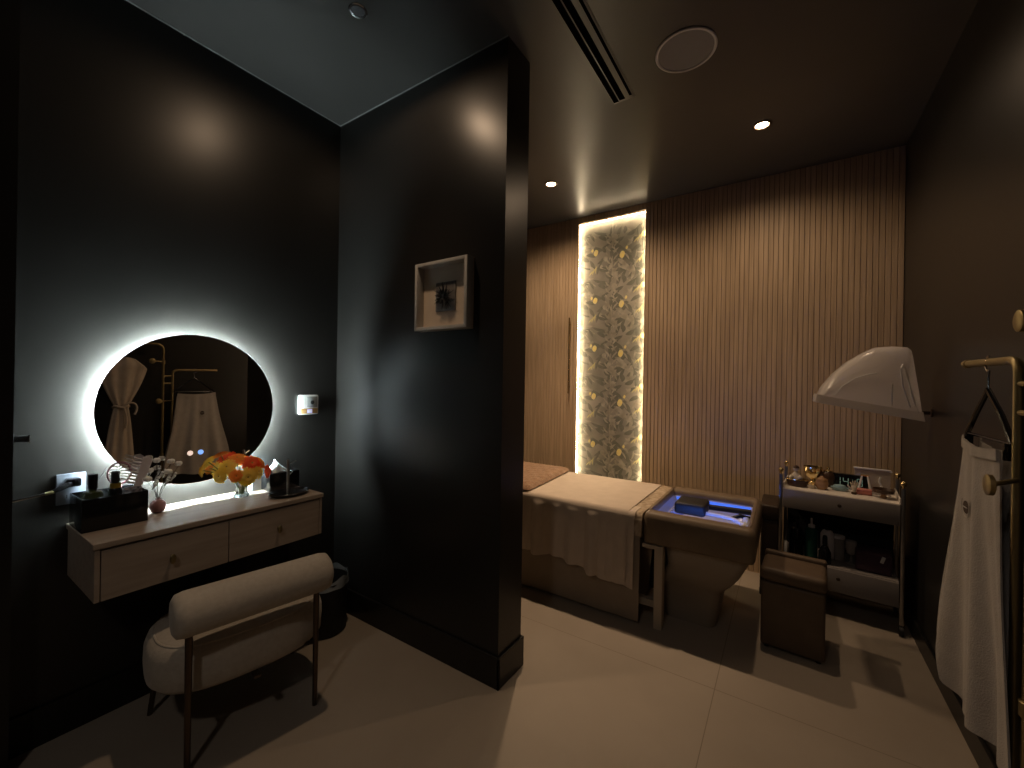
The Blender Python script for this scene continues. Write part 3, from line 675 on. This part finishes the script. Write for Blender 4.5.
# end frame
b = MB(); b.box(1.668-ox, 1.712-ox, 2.601-oy, 2.66-oy, 0, .461, .002)
b.build('leg', M['bedbase'], t, smooth=0)
b = MB(); b.box(1.668-ox, 1.712-ox, 3.29-oy, 3.35-oy, 0, .461, .002); b.build('leg', M['bedbase'], t, smooth=0)
for q in ((1.600, 1.668, 2.601, 2.66, .440, .461), (1.55, 1.668, 2.66, 2.70, .085, .125)):
    b = MB(); b.box(q[0]-ox, q[1]-ox, q[2]-oy, q[3]-oy, q[4], q[5], .002); b.build('rail', M['bedbase'], t, smooth=0)
b = MB(); b.box(1.640-ox, 1.660-ox, 2.72-oy, 3.26-oy, .03, .46, .002); b.build('inner_panel', M['bedbase'], t, smooth=0)
b = MB(); b.tube(bezier(L(1.60, 2.95, .46), L(1.60, 2.93, .30), L(1.62, 2.80, .34), L(1.60, 2.85, .12), 12), .022, 10); b.build('drain_pipe', M['black_gloss'], t)

def frontdrape(x, y0, ztop, zbot, yfront, back, wav, u, v, x0, x1):
    pass
# damask cover (lies over the mattress and hangs to the floor)
def cloth_over(name, m, xa, xb, zt, zb, yf, yb, amp, seed, parent, nu=60, thick=.003, hem=None, freq=9, rough=0):
    """cloth over the bed top, falling down the front"""
    rnd = random.Random(seed); ph = [rnd.uniform(0, 6.28) for _ in range(4)]
    ntop, nf, nd = 24, 6, 22
    def fn(u, v):
        x = xa+(xb-xa)*u; k = v*(ntop+nf+nd)
        wob = .5*math.sin(freq*x*2.2+ph[0])+.3*math.sin(freq*x*5.1+ph[1])+.2*math.sin(freq*x*9.3+ph[2])
        if k <= ntop:
            y = yb+(yf+.03-yb)*(k/ntop); z = zt+rough*(math.sin(x*23+y*31+ph[3])*.5+math.sin(x*57-y*41)*.5)
        elif k <= ntop+nf:
            a = (k-ntop)/nf*PI/2; y = yf+.03-.03*math.sin(a); z = zt-.03+.03*math.cos(a)
        else:
            q = (k-ntop-nf)/nd; hb = zb+(hem(x) if hem else 0)
            y = yf-.004-amp*abs(wob)*q**.7-.006*q; z = zt-.03+(hb-zt+.03)*q
        return (x-ox, y-oy, z)
    b = MB(); b.grid(fn, nu, ntop+nf+nd, thick); return b.build(name, m, parent, smooth=70)
cv = thing('bed_cover', 'taupe damask cover hanging from the bed to the floor, patterned at its edge', 'bed cover', (ox, oy, 0))
cloth_over('skirt', M['skirtcloth'], .10, 1.588, .617, .016, 2.606, 3.36, .010, 2, cv, freq=3)
cloth_over('patterned_runner', M['damask'], 1.30, 1.598, .6235, .50, 2.600, 3.355, .003, 5, cv, nu=16, freq=5)
sh = thing('bed_sheet', 'smooth beige sheet draped over the bed and hanging creased down its front', 'sheet', (ox, oy, 0))
def hem(x): return .06*(1-(x-.5)/1.05)+.012*math.sin(x*13)+.006*math.sin(x*37)
cloth_over('sheet_cloth', M['sheet'], .45, 1.522, .630, .232, 2.588, 3.352, .060, 9, sh, nu=110, hem=hem, freq=7, rough=.0012)
cloth_over('folded_layer', M['sheet'], 1.16, 1.560, .6265, .205, 2.586, 2.72, .020, 12, sh, nu=50, freq=9, hem=lambda x: .075*max(0, min(1, (1.42-x)/.26))+.006*math.sin(x*31))
bl = thing('plush_blanket', 'brown plush blanket folded across the head of the bed', 'blanket', (ox, oy, 0))
def bf(u, v):
    x = .30+.54*u-.06*(1-v)*u; y = 3.35-.74*v
    e = min(u, 1-u, v, 1-v); z = .636+.030*min(1, e*12)**.5+.003*math.sin(x*70)*math.sin(y*60)
    return (x-ox, y-oy, z)
b = MB(); b.grid(bf, 60, 60, .012); b.build('blanket_cloth', M['fleece'], bl, smooth=80)

# side cabinet behind the basin, ottoman
t = thing('side_stool', 'dark brown upholstered block behind the end of the shampoo basin', 'stool', (2.192, 3.54, 0))
b = MB(); b.box(-.050, .050, -.16, .16, .04, .50, .012, 3); b.build('stool_body', M['leather_dark'], t)
b = MB(); b.box(-.052, .052, -.165, .165, .50, .595, .014, 3); b.build('cushion', M['leather_dark'], t)
for sx in (-1, 1):
    for sy in (-1, 1):
        b = MB(); b.lathe([(.012, 0), (.014, .04)], (sx*.04, sy*.13, 0), n=12); b.build('foot', M['black_matte'], t)
t = thing('ottoman', 'brown leather cube ottoman with a padded lid in front of the trolley', 'ottoman', (2.316, 2.895, 0), -.06)
b = MB(); b.box(-.136, .136, -.135, .135, .012, .345, .014, 3); b.build('ottoman_body', M['leather_mid'], t)
b = MB(); b.box(-.142, .142, -.142, .100, .347, .418, .026, 4); b.build('lid_cushion', M['leather_mid'], t)
b = MB(); b.box(-.142, .142, .101, .142, .347, .432, .014, 3); b.build('lid_back', M['leather_mid'], t)
for sx in (-1, 1):
    for sy in (-1, 1):
        b = MB(); b.lathe([(.012, 0), (.014, .0125)], (sx*.11, sy*.11, 0), n=12); b.build('foot', M['black_matte'], t)

# ------------------------------------------------------------------ trolley (local frame: x right, y back)
TA = -math.atan2(.05, .565); TX, TY = 2.250, 3.370
def TP(x, y, z): c, s_ = math.cos(TA), math.sin(TA); return (TX+x*c-y*s_, TY+x*s_+y*c, z)
t = thing('salon_trolley', 'grey two-drawer salon trolley with ball-topped posts by the right wall', 'trolley', (TX, TY, 0), TA)
W, D = .567, .315
for x in (0, W):
    for y in (0, D):
        b = MB(); b.box(x-.009, x+.009, y-.009, y+.009, .058, .808, .002)
        p = b.build('post', M['steel'], t)
        b = MB(); b.lathe([(.004, .808), (.006, .818), (.012, .824), (.015, .833), (.012, .842), (.004, .848)], (x, y, 0), n=18); b.build('ball_finial', M['gold'], p)
        b = MB(); b.lathe([(.020, -.010), (.026, -.009), (.026, .009), (.020, .010)], (x, y, .026), n=20, axis='x'); b.tube([(x, y, .05), (x, y, .062)], .008, 8); b.build('caster', M['black_rub'], t)
def tray(z0, z1, top, shelfm):
    b = MB(); b.box(.010, W-.010, .008, D, z0, z0+.012, .001); b.box(.010, .022, .008, D, z0, z1, .001); b.box(W-.022, W-.010, .008, D, z0, z1, .001); b.box(.022, W-.022, D-.010, D, z0, z1, .001)
    b.build('drawer_case', M['trolley'], t, smooth=0)
    b = MB(); b.box(.012, W-.012, .004, D-.002, z1, z1+.008, .001); b.build('shelf', shelfm, t, smooth=0)
    b = MB(); b.box(.012, W-.012, -.010, .006, z0+.002, z1+.004, .0015); d_ = b.build('drawer_front', M['trolley'], t)
    b = MB(); xc, zc = W*.515, z1-.045; b.lathe([(.004, -.010), (.004, -.020), (.009, -.024), (.010, -.030), (.003, -.034)], (xc, 0, zc), n=14, axis='y'); b.build('knob', M['bronze'], d_)
b = MB(); b.box(.012, W-.012, D-.004, D+.006, .150, .600, .001); b.build('back_panel', M['black_matte'], t, smooth=0)
tray(.600, .712, 1, M['trolley_top']); tray(.150, .282, 0, M['trolley'])
for x in (.012, W-.012):
    b = MB(); b.box(x-.003, x+.003, .010, D-.010, .720, .752, .001); b.build('side_rail', M['trolley_top'], t, smooth=0)
TZ = .7205; LZ = .2905; KS = 1.2
def TT(x, y, dz=0): return TP(x*1.0-.008, min(.250, y+.040), TZ+dz)
# things on top
t = thing('wooden_tray', 'dark wooden oval tray at the left of the trolley top', 'tray', TT(.085, .085), TA)
b = MB(); b.lathe([(.040, 0), (.046, .004), (.052, .034), (.049, .035), (.044, .010)], n=32, sx=1.0, sy=.72); b.build('tray_body', M['wood_d'], t)
b = MB(); b.lathe([(.0485, .034), (.053, .035), (.053, .039), (.0485, .040)], n=32, sy=.72, cap0=False, cap1=False); b.build('rim', M['gold'], t)
t = thing('seated_figurine', 'small ivory robed figurine with a round dark-capped head on the wooden tray', 'figurine', TT(.077, .088, .0125), TA)
b = MB(); b.lathe([(.030, 0), (.033, .012), (.026, .035), (.020, .052), (.009, .064), (.007, .068)], n=24, sy=.85); b.ball((.02, -.018, .035), .012, 2, (1, .8, 1.3)); b.ball((-.02, -.018, .035), .012, 2, (1, .8, 1.3)); b.build('robe', M['ivory'], t)
b = MB(); b.ball((0, 0, .082), .0155, 3); b.build('head', M['ivory'], t)
b = MB(); b.lathe([(.0162, .086), (.012, .095), (.004, .0995)], n=18); b.build('hair', M['wood_d'], t)
t = thing('gold_bowl', 'polished gold footed bowl at the back of the trolley top', 'bowl', TT(.160, .225), TA)
b = MB(); b.lathe([(.022, 0), (.024, .003), (.012, .018), (.012, .030), (.032, .046), (.044, .072), (.045, .098), (.042, .098), (.036, .066), (.010, .044)], n=36); b.build('bowl_body', M['gold'], t)
t = thing('incense_jar', 'squat tan wooden jar with a knobbed lid in front of the gold bowl', 'jar', TT(.212, .088), TA)
b = MB(); b.lathe([(.018, 0), (.025, .010), (.029, .032), (.024, .046), (.020, .048)], n=28); b.build('jar_body', M['wood_m'], t)
b = MB(); b.lathe([(.025, .0485), (.023, .054), (.010, .060), (.006, .066), (.003, .070)], n=24); b.build('lid', M['wood_m'], t)
t = thing('cream_jar', 'small pale jar lying low between the tray and tan jar', 'jar', TT(.158, .075), TA)
b = MB(); b.lathe([(.018, 0), (.020, .003), (.020, .016), (.017, .018)], n=22); b.build('jar_body', M['ivory'], t)
b = MB(); b.lathe([(.019, .0185), (.0195, .026), (.017, .028)], n=22); b.build('lid', M['gold'], t)
t = thing('brown_pot', 'round dark brown pot with gold glints beside the gold bowl', 'pot', TT(.240, .228), TA)
b = MB(); b.lathe([(.022, 0), (.030, .014), (.034, .045), (.029, .070), (.020, .080)], n=28); b.build('pot_body', M['wood_d'], t)
b = MB(); b.lathe([(.022, .0805), (.020, .086), (.008, .092), (.007, .100), (.003, .106)], n=20); b.build('lid', M['gold'], t)
# digital clock
t = thing('digital_clock', 'black digital clock with dim pale digits at the back of the trolley', 'clock', TT(.350, .215), TA)
b = MB(); b.box(-.075, .075, -.012, .022, 0, .078, .004); b.build('case', M['black_gloss'], t)
SEG = {'1': 'bc', '4': 'fgbc', '8': 'abcdefg'}
def digit(ch, x, sh=0.0):
    w_, h_ = .0105, .019; z = .043; q = .0017
    P = dict(a=((-w_, h_*2-q), (w_, h_*2-q), 0), g=((-w_, h_-q+.0), (w_, h_-q), 0), d=((-w_, 0), (w_, 0), 0), f=((-w_, h_), (-w_, h_*2), 1), b=((w_, h_), (w_, h_*2), 1), e=((-w_, 0), (-w_, h_), 1), c=((w_, 0), (w_, h_), 1))
    b = MB()
    for s_ in SEG[ch]:
        (xa, za), (xb, zb), vert = P[s_]
        if vert: b.box(x+xa-q, x+xa+q, -.0128, -.0122, .022+za+.0015, .022+zb-.0015)
        else: b.box(x+xa+.001, x+xb-.001, -.0128, -.0122, .022+za-q+.001, .022+za+q+.001)
    b.build('digit', M['digit'], t, smooth=0)
digit('1', -.052); digit('4', -.018); digit('8', .040)
b = MB(); b.box(.009, .012, -.0128, -.0122, .034, .037); b.box(.009, .012, -.0128, -.0122, .050, .053); b.build('colon', M['digit'], t, smooth=0)
t = thing('blue_dish', 'low pale blue dish in front of the digital clock', 'dish', TT(.300, .130), TA)
b = MB(); b.lathe([(.028, 0), (.036, .006), (.040, .016), (.037, .017), (.026, .008)], n=30, sy=.75); b.build('dish_body', M['bluepot'], t)
b = MB(); b.lathe([(.030, .0165), (.026, .026), (.010, .030)], n=24, sy=.75); b.build('dish_lid', M['bluepot'], t)
t = thing('wooden_hand', 'small pale carved hand upright at the front of the trolley', 'ornament', TT(.368, .068), TA)
b = MB(); b.lathe([(.010, 0), (.012, .003), (.012, .010), (.009, .012)], n=18); b.build('base', M['wood_d'], t)
b = MB(); b.tube([(0, 0, .011), (0, 0, .022), (0, 0, .036), (0, 0, .044)], [.007, .009, .013, .010], 12)
for k, (dx, ln) in enumerate(((-.012, .018), (-.005, .026), (.003, .028), (.010, .022))): b.tube([(dx*.7, 0, .040), (dx*1.0, -.002, .040+ln*.6), (dx*1.3, -.005, .040+ln)], [.0042, .0036, .0026], 8)
b.tube([(-.010, 0, .026), (-.021, -.003, .034), (-.027, -.005, .044)], [.0045, .0038, .0028], 8)
b.build('hand', M['ivory'], t)
# acrylic stand and the glass pieces
t = thing('acrylic_box', 'clear acrylic stand with a rolled top edge at the right of the trolley', 'stand', TT(.455, .235), TA)
b = MB(); b.box(-.072, .072, -.001, .003, 0, .118, .001); b.build('back_sheet', M['acrylic'], t)
b = MB(); b.tube([(-.076, -.004, .118), (.070, -.004, .118), (.076, -.004, .110)], .005, 10); b.build('top_edge', M['white_pl'], t)
b = MB(); b.box(-.072, .072, -.055, -.0015, 0, .004, .001); b.build('foot_sheet', M['acrylic'], t)
t = thing('pouring_rack', 'thin white splayed wire legs in front of the acrylic stand', 'rack', TT(.435, .175), TA)
for k, (x0, x1) in enumerate(((-.040, -.024), (.012, -.002))):
    b = MB(); b.tube([(x0, -.018, 0), (x1, .0, .085)], [.0055, .004], 8); b.build('leg', M['white_pl'], t)
b = MB(); b.tube([(-.030, .0, .086), (.004, .0, .086)], .0045, 8); b.build('crossbar', M['gold'], t)
t = thing('glass_bird', 'little white curved swan-neck ornament right of the wire legs', 'ornament', TT(.490, .180), TA)
b = MB(); b.tube(bezier((-.004, 0, .022), (.022, 0, .045), (-.016, 0, .05), (.002, 0, .085), 12), [.010]+[.007]*3+[.0045]*9, 8); b.build('neck', M['white_pl'], t)
b = MB(); b.ball((-.004, 0, .012), .0135, 2, (1.3, 1, .85)); b.build('body', M['white_pl'], t)
t = thing('pink_box', 'small coral pink box at the front right of the trolley top', 'box', TT(.415, .110), TA)
b = MB(); b.box(-.030, .030, -.020, .020, 0, .018, .002); b.build('box_base', M['pinkbox'], t)
b = MB(); b.box(-.031, .031, -.021, .021, .0182, .026, .002); b.build('lid', M['pinkbox'], t)
t = thing('pedestal_bowl', 'dark shallow bowl on a short wooden foot at the trolley front right', 'bowl', TT(.500, .075), TA)
b = MB(); b.lathe([(.013, 0), (.014, .003), (.010, .012), (.011, .018)], n=20); b.build('foot', M['wood_m'], t)
b = MB(); b.lathe([(.012, .0185), (.038, .026), (.044, .044), (.041, .044), (.034, .030), (.006, .024)], n=32); b.build('bowl_body', M['wood_d'], t)
for o in list(COL.objects):
    if o.parent is None and o.get('label') and abs(o.location.z-TZ) < .02 and o.name != 'salon_trolley': o.scale = (KS*.97, KS*.97, KS)
# lower shelf bottles
bottle('large black pump bottle at the left of the trolley shelf', *TP(.080, .070, LZ), [(.034, 0), (.037, .004), (.037, .150), (.028, .172), (.014, .180), (.014, .190)], M['black_gloss'],
       [(.014, .191), (.016, .192), (.016, .206), (.005, .208), (.005, .232), (.014, .234), (.014, .244)], M['black_gloss'])
bottle('teal green bottle with a grey nozzle, second from left on the shelf', *TP(.158, .060, LZ), [(.030, 0), (.033, .004), (.033, .185), (.030, .196), (.018, .198)], M['teal_gl'],
       [(.018, .199), (.018, .214), (.006, .216), (.005, .255)], M['greybrush'])
bottle('small dark dropper bottle with a slim black neck on the shelf front', *TP(.226, .042, LZ), [(.028, 0), (.031, .004), (.031, .070), (.018, .098), (.011, .108), (.011, .114)], M['black_gloss'],
       [(.012, .115), (.013, .116), (.012, .160), (.008, .168)], M['black_matte'])
bottle('greyish pump bottle behind the dropper bottle', *TP(.235, .150, LZ), [(.032, 0), (.035, .004), (.035, .150), (.024, .172), (.012, .176)], M['greybrush'],
       [(.013, .177), (.014, .196), (.005, .198), (.005, .212), (.016, .214), (.014, .222)], M['black_gloss'])
t = thing('round_tin', 'tall straight grey canister in the middle of the trolley shelf', 'canister', TP(.290, .175, LZ), TA)
b = MB(); b.lathe([(.030, 0), (.032, .003), (.032, .130), (.030, .132)], n=26); b.build('can_body', M['acrylic'], t)
b = MB(); b.lathe([(.033, .1325), (.033, .146), (.030, .148)], n=26); b.build('lid', M['greybrush'], t)
t = thing('glass_goblet', 'pale frosted goblet right of the canister on the shelf', 'goblet', TP(.352, .150, LZ), TA)
b = MB(); b.lathe([(.022, 0), (.022, .003), (.006, .008), (.006, .045)], n=22); b.build('stem', M['acrylic'], t)
b = MB(); b.lathe([(.006, .0455), (.024, .060), (.030, .090), (.028, .135), (.026, .135), (.027, .090), (.018, .064)], n=26); b.build('cup_wall', M['acrylic'], t)
t = thing('plum_pouch', 'dark plum fabric box with a pale tab at the right of the shelf', 'pouch', TP(.452, .120, LZ), TA)
b = MB(); b.box(-.082, .082, -.075, .075, 0, .118, .016, 3); b.build('pouch_body', M['plum'], t)
b = MB(); b.box(.030, .046, -.079, -.0755, .070, .108, .001, rot=Matrix.Rotation(.3, 3, 'Y')); b.build('pull_tab', M['white_pl'], t)
t = thing('tube_light', 'short upright white tube at the left front corner of the shelf', 'tube', TP(.028, .030, LZ), TA)
b = MB(); b.lathe([(.009, .012), (.0095, .016), (.0095, .088), (.007, .092)], n=16); b.build('tube_body', M['white_pl'], t)
b = MB(); b.lathe([(.010, 0), (.0105, .003), (.0105, .012)], n=16); b.build('cap', M['gold'], t)

# ------------------------------------------------------------------ steamer hood on the right wall
t = thing('steamer_hood', 'translucent milky plastic steamer hood projecting above the trolley', 'hood', (2.60, 3.0, 1.25))
b = MB()
# profile in x-z (tilted): left low tip, domed top, steep right side
def hoodpt(s, off=0.0):
    """s 0..1 from left rim over the top to the right rim"""
    P_ = [(-.192, .070), (-.172, .115), (-.125, .185), (-.070, .243), (-.012, .286), (.030, .309), (.096, .314), (.150, .308), (.162, .296), (.168, .262), (.178, .185), (.190, .095), (.200, -.004)]
    k = s*(len(P_)-1); i = min(int(k), len(P_)-2); f = k-i
    return P_[i][0]*(1-f)+P_[i+1][0]*f, P_[i][1]*(1-f)+P_[i+1][1]*f
def ZB(x): return .070+(x+.2)/.406*(-.074)
def hoodsurf(u, v):
    x, z = hoodpt(u); y = -.14+.28*v; e = 1-abs(2*v-1)**6*.35; e2 = 1-abs(2*v-1)**8*.10
    zb = ZB(x)
    return (x*e2, y*(.75+.25*1), zb+(z-zb)*e)
b.grid(hoodsurf, 48, 20)
# side faces (front and back) closed with a slight bulge
for vv, sg in ((0, -1), (1, 1)):
    def side(u, w_, vv=vv, sg=sg):
        x, y, z = hoodsurf(u, vv); zb = ZB(max(-.2, min(.206, x)))
        return (x, y+sg*.018*math.sin(PI*w_)*math.sin(PI*u), zb+(z-zb)*w_)
    b.grid(side, 30, 8)
bmesh.ops.remove_doubles(b.bm, verts=b.bm.verts, dist=.0012)
b.build('dome', M['hood'], t, smooth=40)
b = MB()
def rimring(z, e):
    out = []
    for (x, y) in ((-.192-e, -.120-e), (.190+e, -.120-e), (.190+e, .120+e), (-.192-e, .120+e)):
        zb = ZB(x); out.append(Vector((x, y, zb+z)))
    return out
b.rings([rimring(.004, 0), rimring(.004, .008), rimring(-.040, .014), rimring(-.040, .010), rimring(.002, .002)], False, False)
b.build('rim', M['hood'], t, smooth=30)
b = MB()
b.tube([(-.13, -.156, .07), (-.10, -.162, .115), (-.05, -.162, .155), (0, -.160, .175), (.03, -.158, .18)], .003, 6)
b.build('moulded_rib', M['white_pl'], t)
b = MB(); b.tube([(.085, -.156, .03), (.083, -.166, .13)], .003, 6); b.build('moulded_rib', M['white_pl'], t)
b = MB(); b.tube([(.150, -.152, .02), (.120, -.167, .12), (.112, -.167, .20), (.125, -.13, .225), (.145, -.160, .12), (.165, -.154, .03)], .003, 6); b.build('moulded_rib', M['white_pl'], t)
b = MB(); b.tube([(.17, .11, -.01), (.22, .11, -.012), (.274, .11, -.012)], .009, 12); b.build('wall_arm', M['bronze'], t)
b = MB(); b.lathe([(.020, .270), (.022, .272), (.022, .2778)], (0, .11, -.012), n=24, axis='x'); b.build('wall_flange', M['bronze'], t)

# ------------------------------------------------------------------ brass garment rack, wrap and robe by the right wall
t = thing('garment_rack', 'brass garment rack with bent arms and disc-ended pegs at the right edge', 'rack', (2.74, 1.66, 0))
RX, RY = 2.74, 1.66
def G(x, y, z): return (x-RX, y-RY, z)
def bend(p0, c, p1, n=6): return [tuple(Vector(p0)*(1-q)**2+Vector(c)*2*q*(1-q)+Vector(p1)*q*q) for q in [i/n for i in range(n+1)]]
b = MB(); b.tube([G(2.742, 1.752, .02), G(2.742, 1.752, 1.38)]+bend(G(2.742, 1.752, 1.39), G(2.742, 1.752, 1.428), G(2.743, 1.80, 1.430))+[G(2.745, 2.10, 1.436)], .011, 12); b.build('short_pole', M['brass'], t)
b = MB(); b.lathe([(.011, 0), (.013, .002), (.013, .024), (.009, .028)], G(2.745, 2.098, 1.436), n=16, axis='y'); b.build('arm_cap', M['brass'], t)
b = MB(); b.tube([G(2.742, 1.680, .02), G(2.742, 1.680, 1.60)]+bend(G(2.742, 1.680, 1.61), G(2.742, 1.680, 1.665), G(2.742, 1.62, 1.668))+[G(2.742, 1.30, 1.668)], .011, 12); b.build('tall_pole', M['brass'], t)
for z in (1.30, 1.37):
    b = MB(); b.tube([G(2.742, 1.680, z), G(2.742, 1.752, z)], .007, 8); b.build('link_bar', M['brass'], t)
for (x, y, z, py) in ((2.690, 1.585, 1.505, 1.680), (2.660, 1.628, 1.136, 1.752)):
    b = MB(); b.tube([G(2.742, py, z), G(x, y, z)], .006, 8); b.build('peg', M['brass'], t)
    b = MB(); b.lathe([(.020, -.006), (.024, -.004), (.024, .004), (.020, .006)], G(x, y, z), n=24, axis='x'); b.build('peg_disc', M['brass'], t)
for z in (1.50, .62):
    b = MB(); b.lathe([(.013, -.018), (.016, -.016), (.016, .016), (.013, .018)], G(2.742, 1.680, z), n=16); b.build('joint', M['brass'], t)
b = MB(); b.box(*[v for v in (-.10, .11)], -.16, .16, 0, .022, .006); b.build('base', M['black_matte'], t)

# hanger with clips
t = thing('clip_hanger', 'black clip hanger on the brass arm holding the white wrap', 'hanger', (2.738, 1.925, 1.20))
b = MB(); b.tube([(-.002, -.165, .02), (0, -.09, .088), (.0, 0, .155), (.003, .09, .09), (.006, .175, .02)], .007, 8)
b.tube([(-.002, -.165, .02), (.006, .175, .02)], .0045, 8); b.build('hanger_bar', M['black_gloss'], t)
b = MB(); hk = [(.0, 0, .155), (0, 0, .185)]+[(0, .021*math.sin(a), .228-.021*math.cos(a)) for a in [i*.45-.2 for i in range(9)]]
b.tube(hk, .0028, 8); b.build('hook', M['chrome'], t)
for y in (-.135, .140):
    b = MB(); b.box(-.010, .009, y-.006, y+.006, -.024, .020, .002); b.build('clip', M['black_gloss'], t)
t = thing('towel_wrap', 'long white spa wrap with a round brown emblem hanging by the right wall', 'towel wrap', (2.735, 1.94, 0))
def wrap(u, v, side):
    # u across (near -> far), v down
    top = Vector((2.738-2.735, 1.785-1.94, 1.200)).lerp(Vector((2.755-2.735, 2.110-1.94, 1.210)), u)
    zb = .41+.012*math.sin(u*9)+.10*max(0, min(1, (u-.74)/.05))
    bot = Vector((2.765-2.735, 1.690-1.94, zb)).lerp(Vector((2.742-2.735, 2.245-1.94, zb)), u)
    p = top.lerp(bot, v); w_ = (.12+.88*v)
    p.x += side*(.014+.022*w_) - .016*w_*math.sin(u*17+.8) - .008*w_*math.sin(u*31+v*3) - .012*math.sin(PI*u)*(1-v)
    p.z += -.012*math.sin(PI*u)*(1-v)
    p.y += .012*w_*math.sin(v*6+u*3)
    return p
b = MB(); b.grid(lambda u, v: wrap(u, v, -1), 70, 40, .004); b.build('front_flap', M['towel'], t, smooth=80)
b = MB(); b.grid(lambda u, v: wrap(u*.96+.02, v*.985, .9), 50, 30, .004); b.build('back_flap', M['towel'], t, smooth=80)
b = MB(); b.grid(lambda u, v: wrap(u, v*.035-.004, -1.06)-Vector((.005, 0, 0)), 60, 3, .006); b.build('waistband', M['towel'], t, smooth=80)
b = MB()
def onwrap(du, dz):
    u = .60+du; v = .235+dz; return wrap(u, v, -1)-Vector((.008, 0, 0))
b.poly([onwrap(.045*math.cos(a), .024*math.sin(a)) for a in [2*PI*i/20 for i in range(20)]])
em = b.build('emblem', M['emblem'], t)
b = MB(); b.tube([onwrap(.075*math.cos(a), .042*math.sin(a)-.005) for a in [-.5+i*.26 for i in range(17)]], .0010, 5); b.tube([onwrap(-.03, 0)-Vector((.002, 0, 0)), onwrap(.03, 0)-Vector((.002, 0, 0))], .0016, 5); b.build('emblem_line', M['frame_wood'], em)
# robe tied at the waist, hanging from the tall pole (seen in the mirror)
t = thing('spa_robe', 'beige robe gathered by a tied belt, seen in the left of the mirror', 'robe', (2.755, 1.40, 0))
def robe(u, v, sgn):
    z = 1.49-.95*v; a = PI*u
    if v < .42: hw = .175*(1-(v/.42)**1.5)+.045*(v/.42)**1.5
    else: hw = .045+.065*((v-.42)/.58)**.7
    if v < .06: hw *= .55+.45*(v/.06)
    y = hw*(-math.cos(a)) ; x = sgn*(-(.018+hw*.22)*math.sin(a)*(1+.18*math.sin(u*26)))
    z += .04*math.sin(a)*(1-v)*(1 if v < .2 else 0)
    return (x, y-.02*v, z)
b = MB(); b.grid(lambda u, v: robe(u, v, 1), 50, 44); b.grid(lambda u, v: robe(u, v, -1), 50, 44)
bmesh.ops.remove_doubles(b.bm, verts=b.bm.verts, dist=.0005); b.build('robe_cloth', M['robe'], t, smooth=80)
b = MB(); b.tube([(-.036*math.sin(a)*1.05-.002, .052*math.cos(a)-.01, 1.09+.006*math.sin(3*a)) for a in [2*PI*i/24 for i in range(25)]], .010, 8, False)
b.tube(bezier((-.04, 0, 1.09), (-.06, .03, 1.16), (-.06, .12, 1.12), (-.05, .07, 1.02), 10), .008, 8); b.tube(bezier((-.04, 0, 1.09), (-.06, .0, 1.05), (-.05, .03, .98), (-.05, .01, .90), 10), .008, 8)
b.build('belt', M['robe'], t, smooth=80)
b = MB(); b.tube([(-.02, 0, 1.50), (-.02, 0, 1.58), (-.02, 0, 1.62)]+[(-.02, .02*math.sin(a), 1.645-.02*math.cos(a)+.012) for a in [i*.45 for i in range(9)]], .003, 8); b.build('hanger_hook', M['chrome'], t)
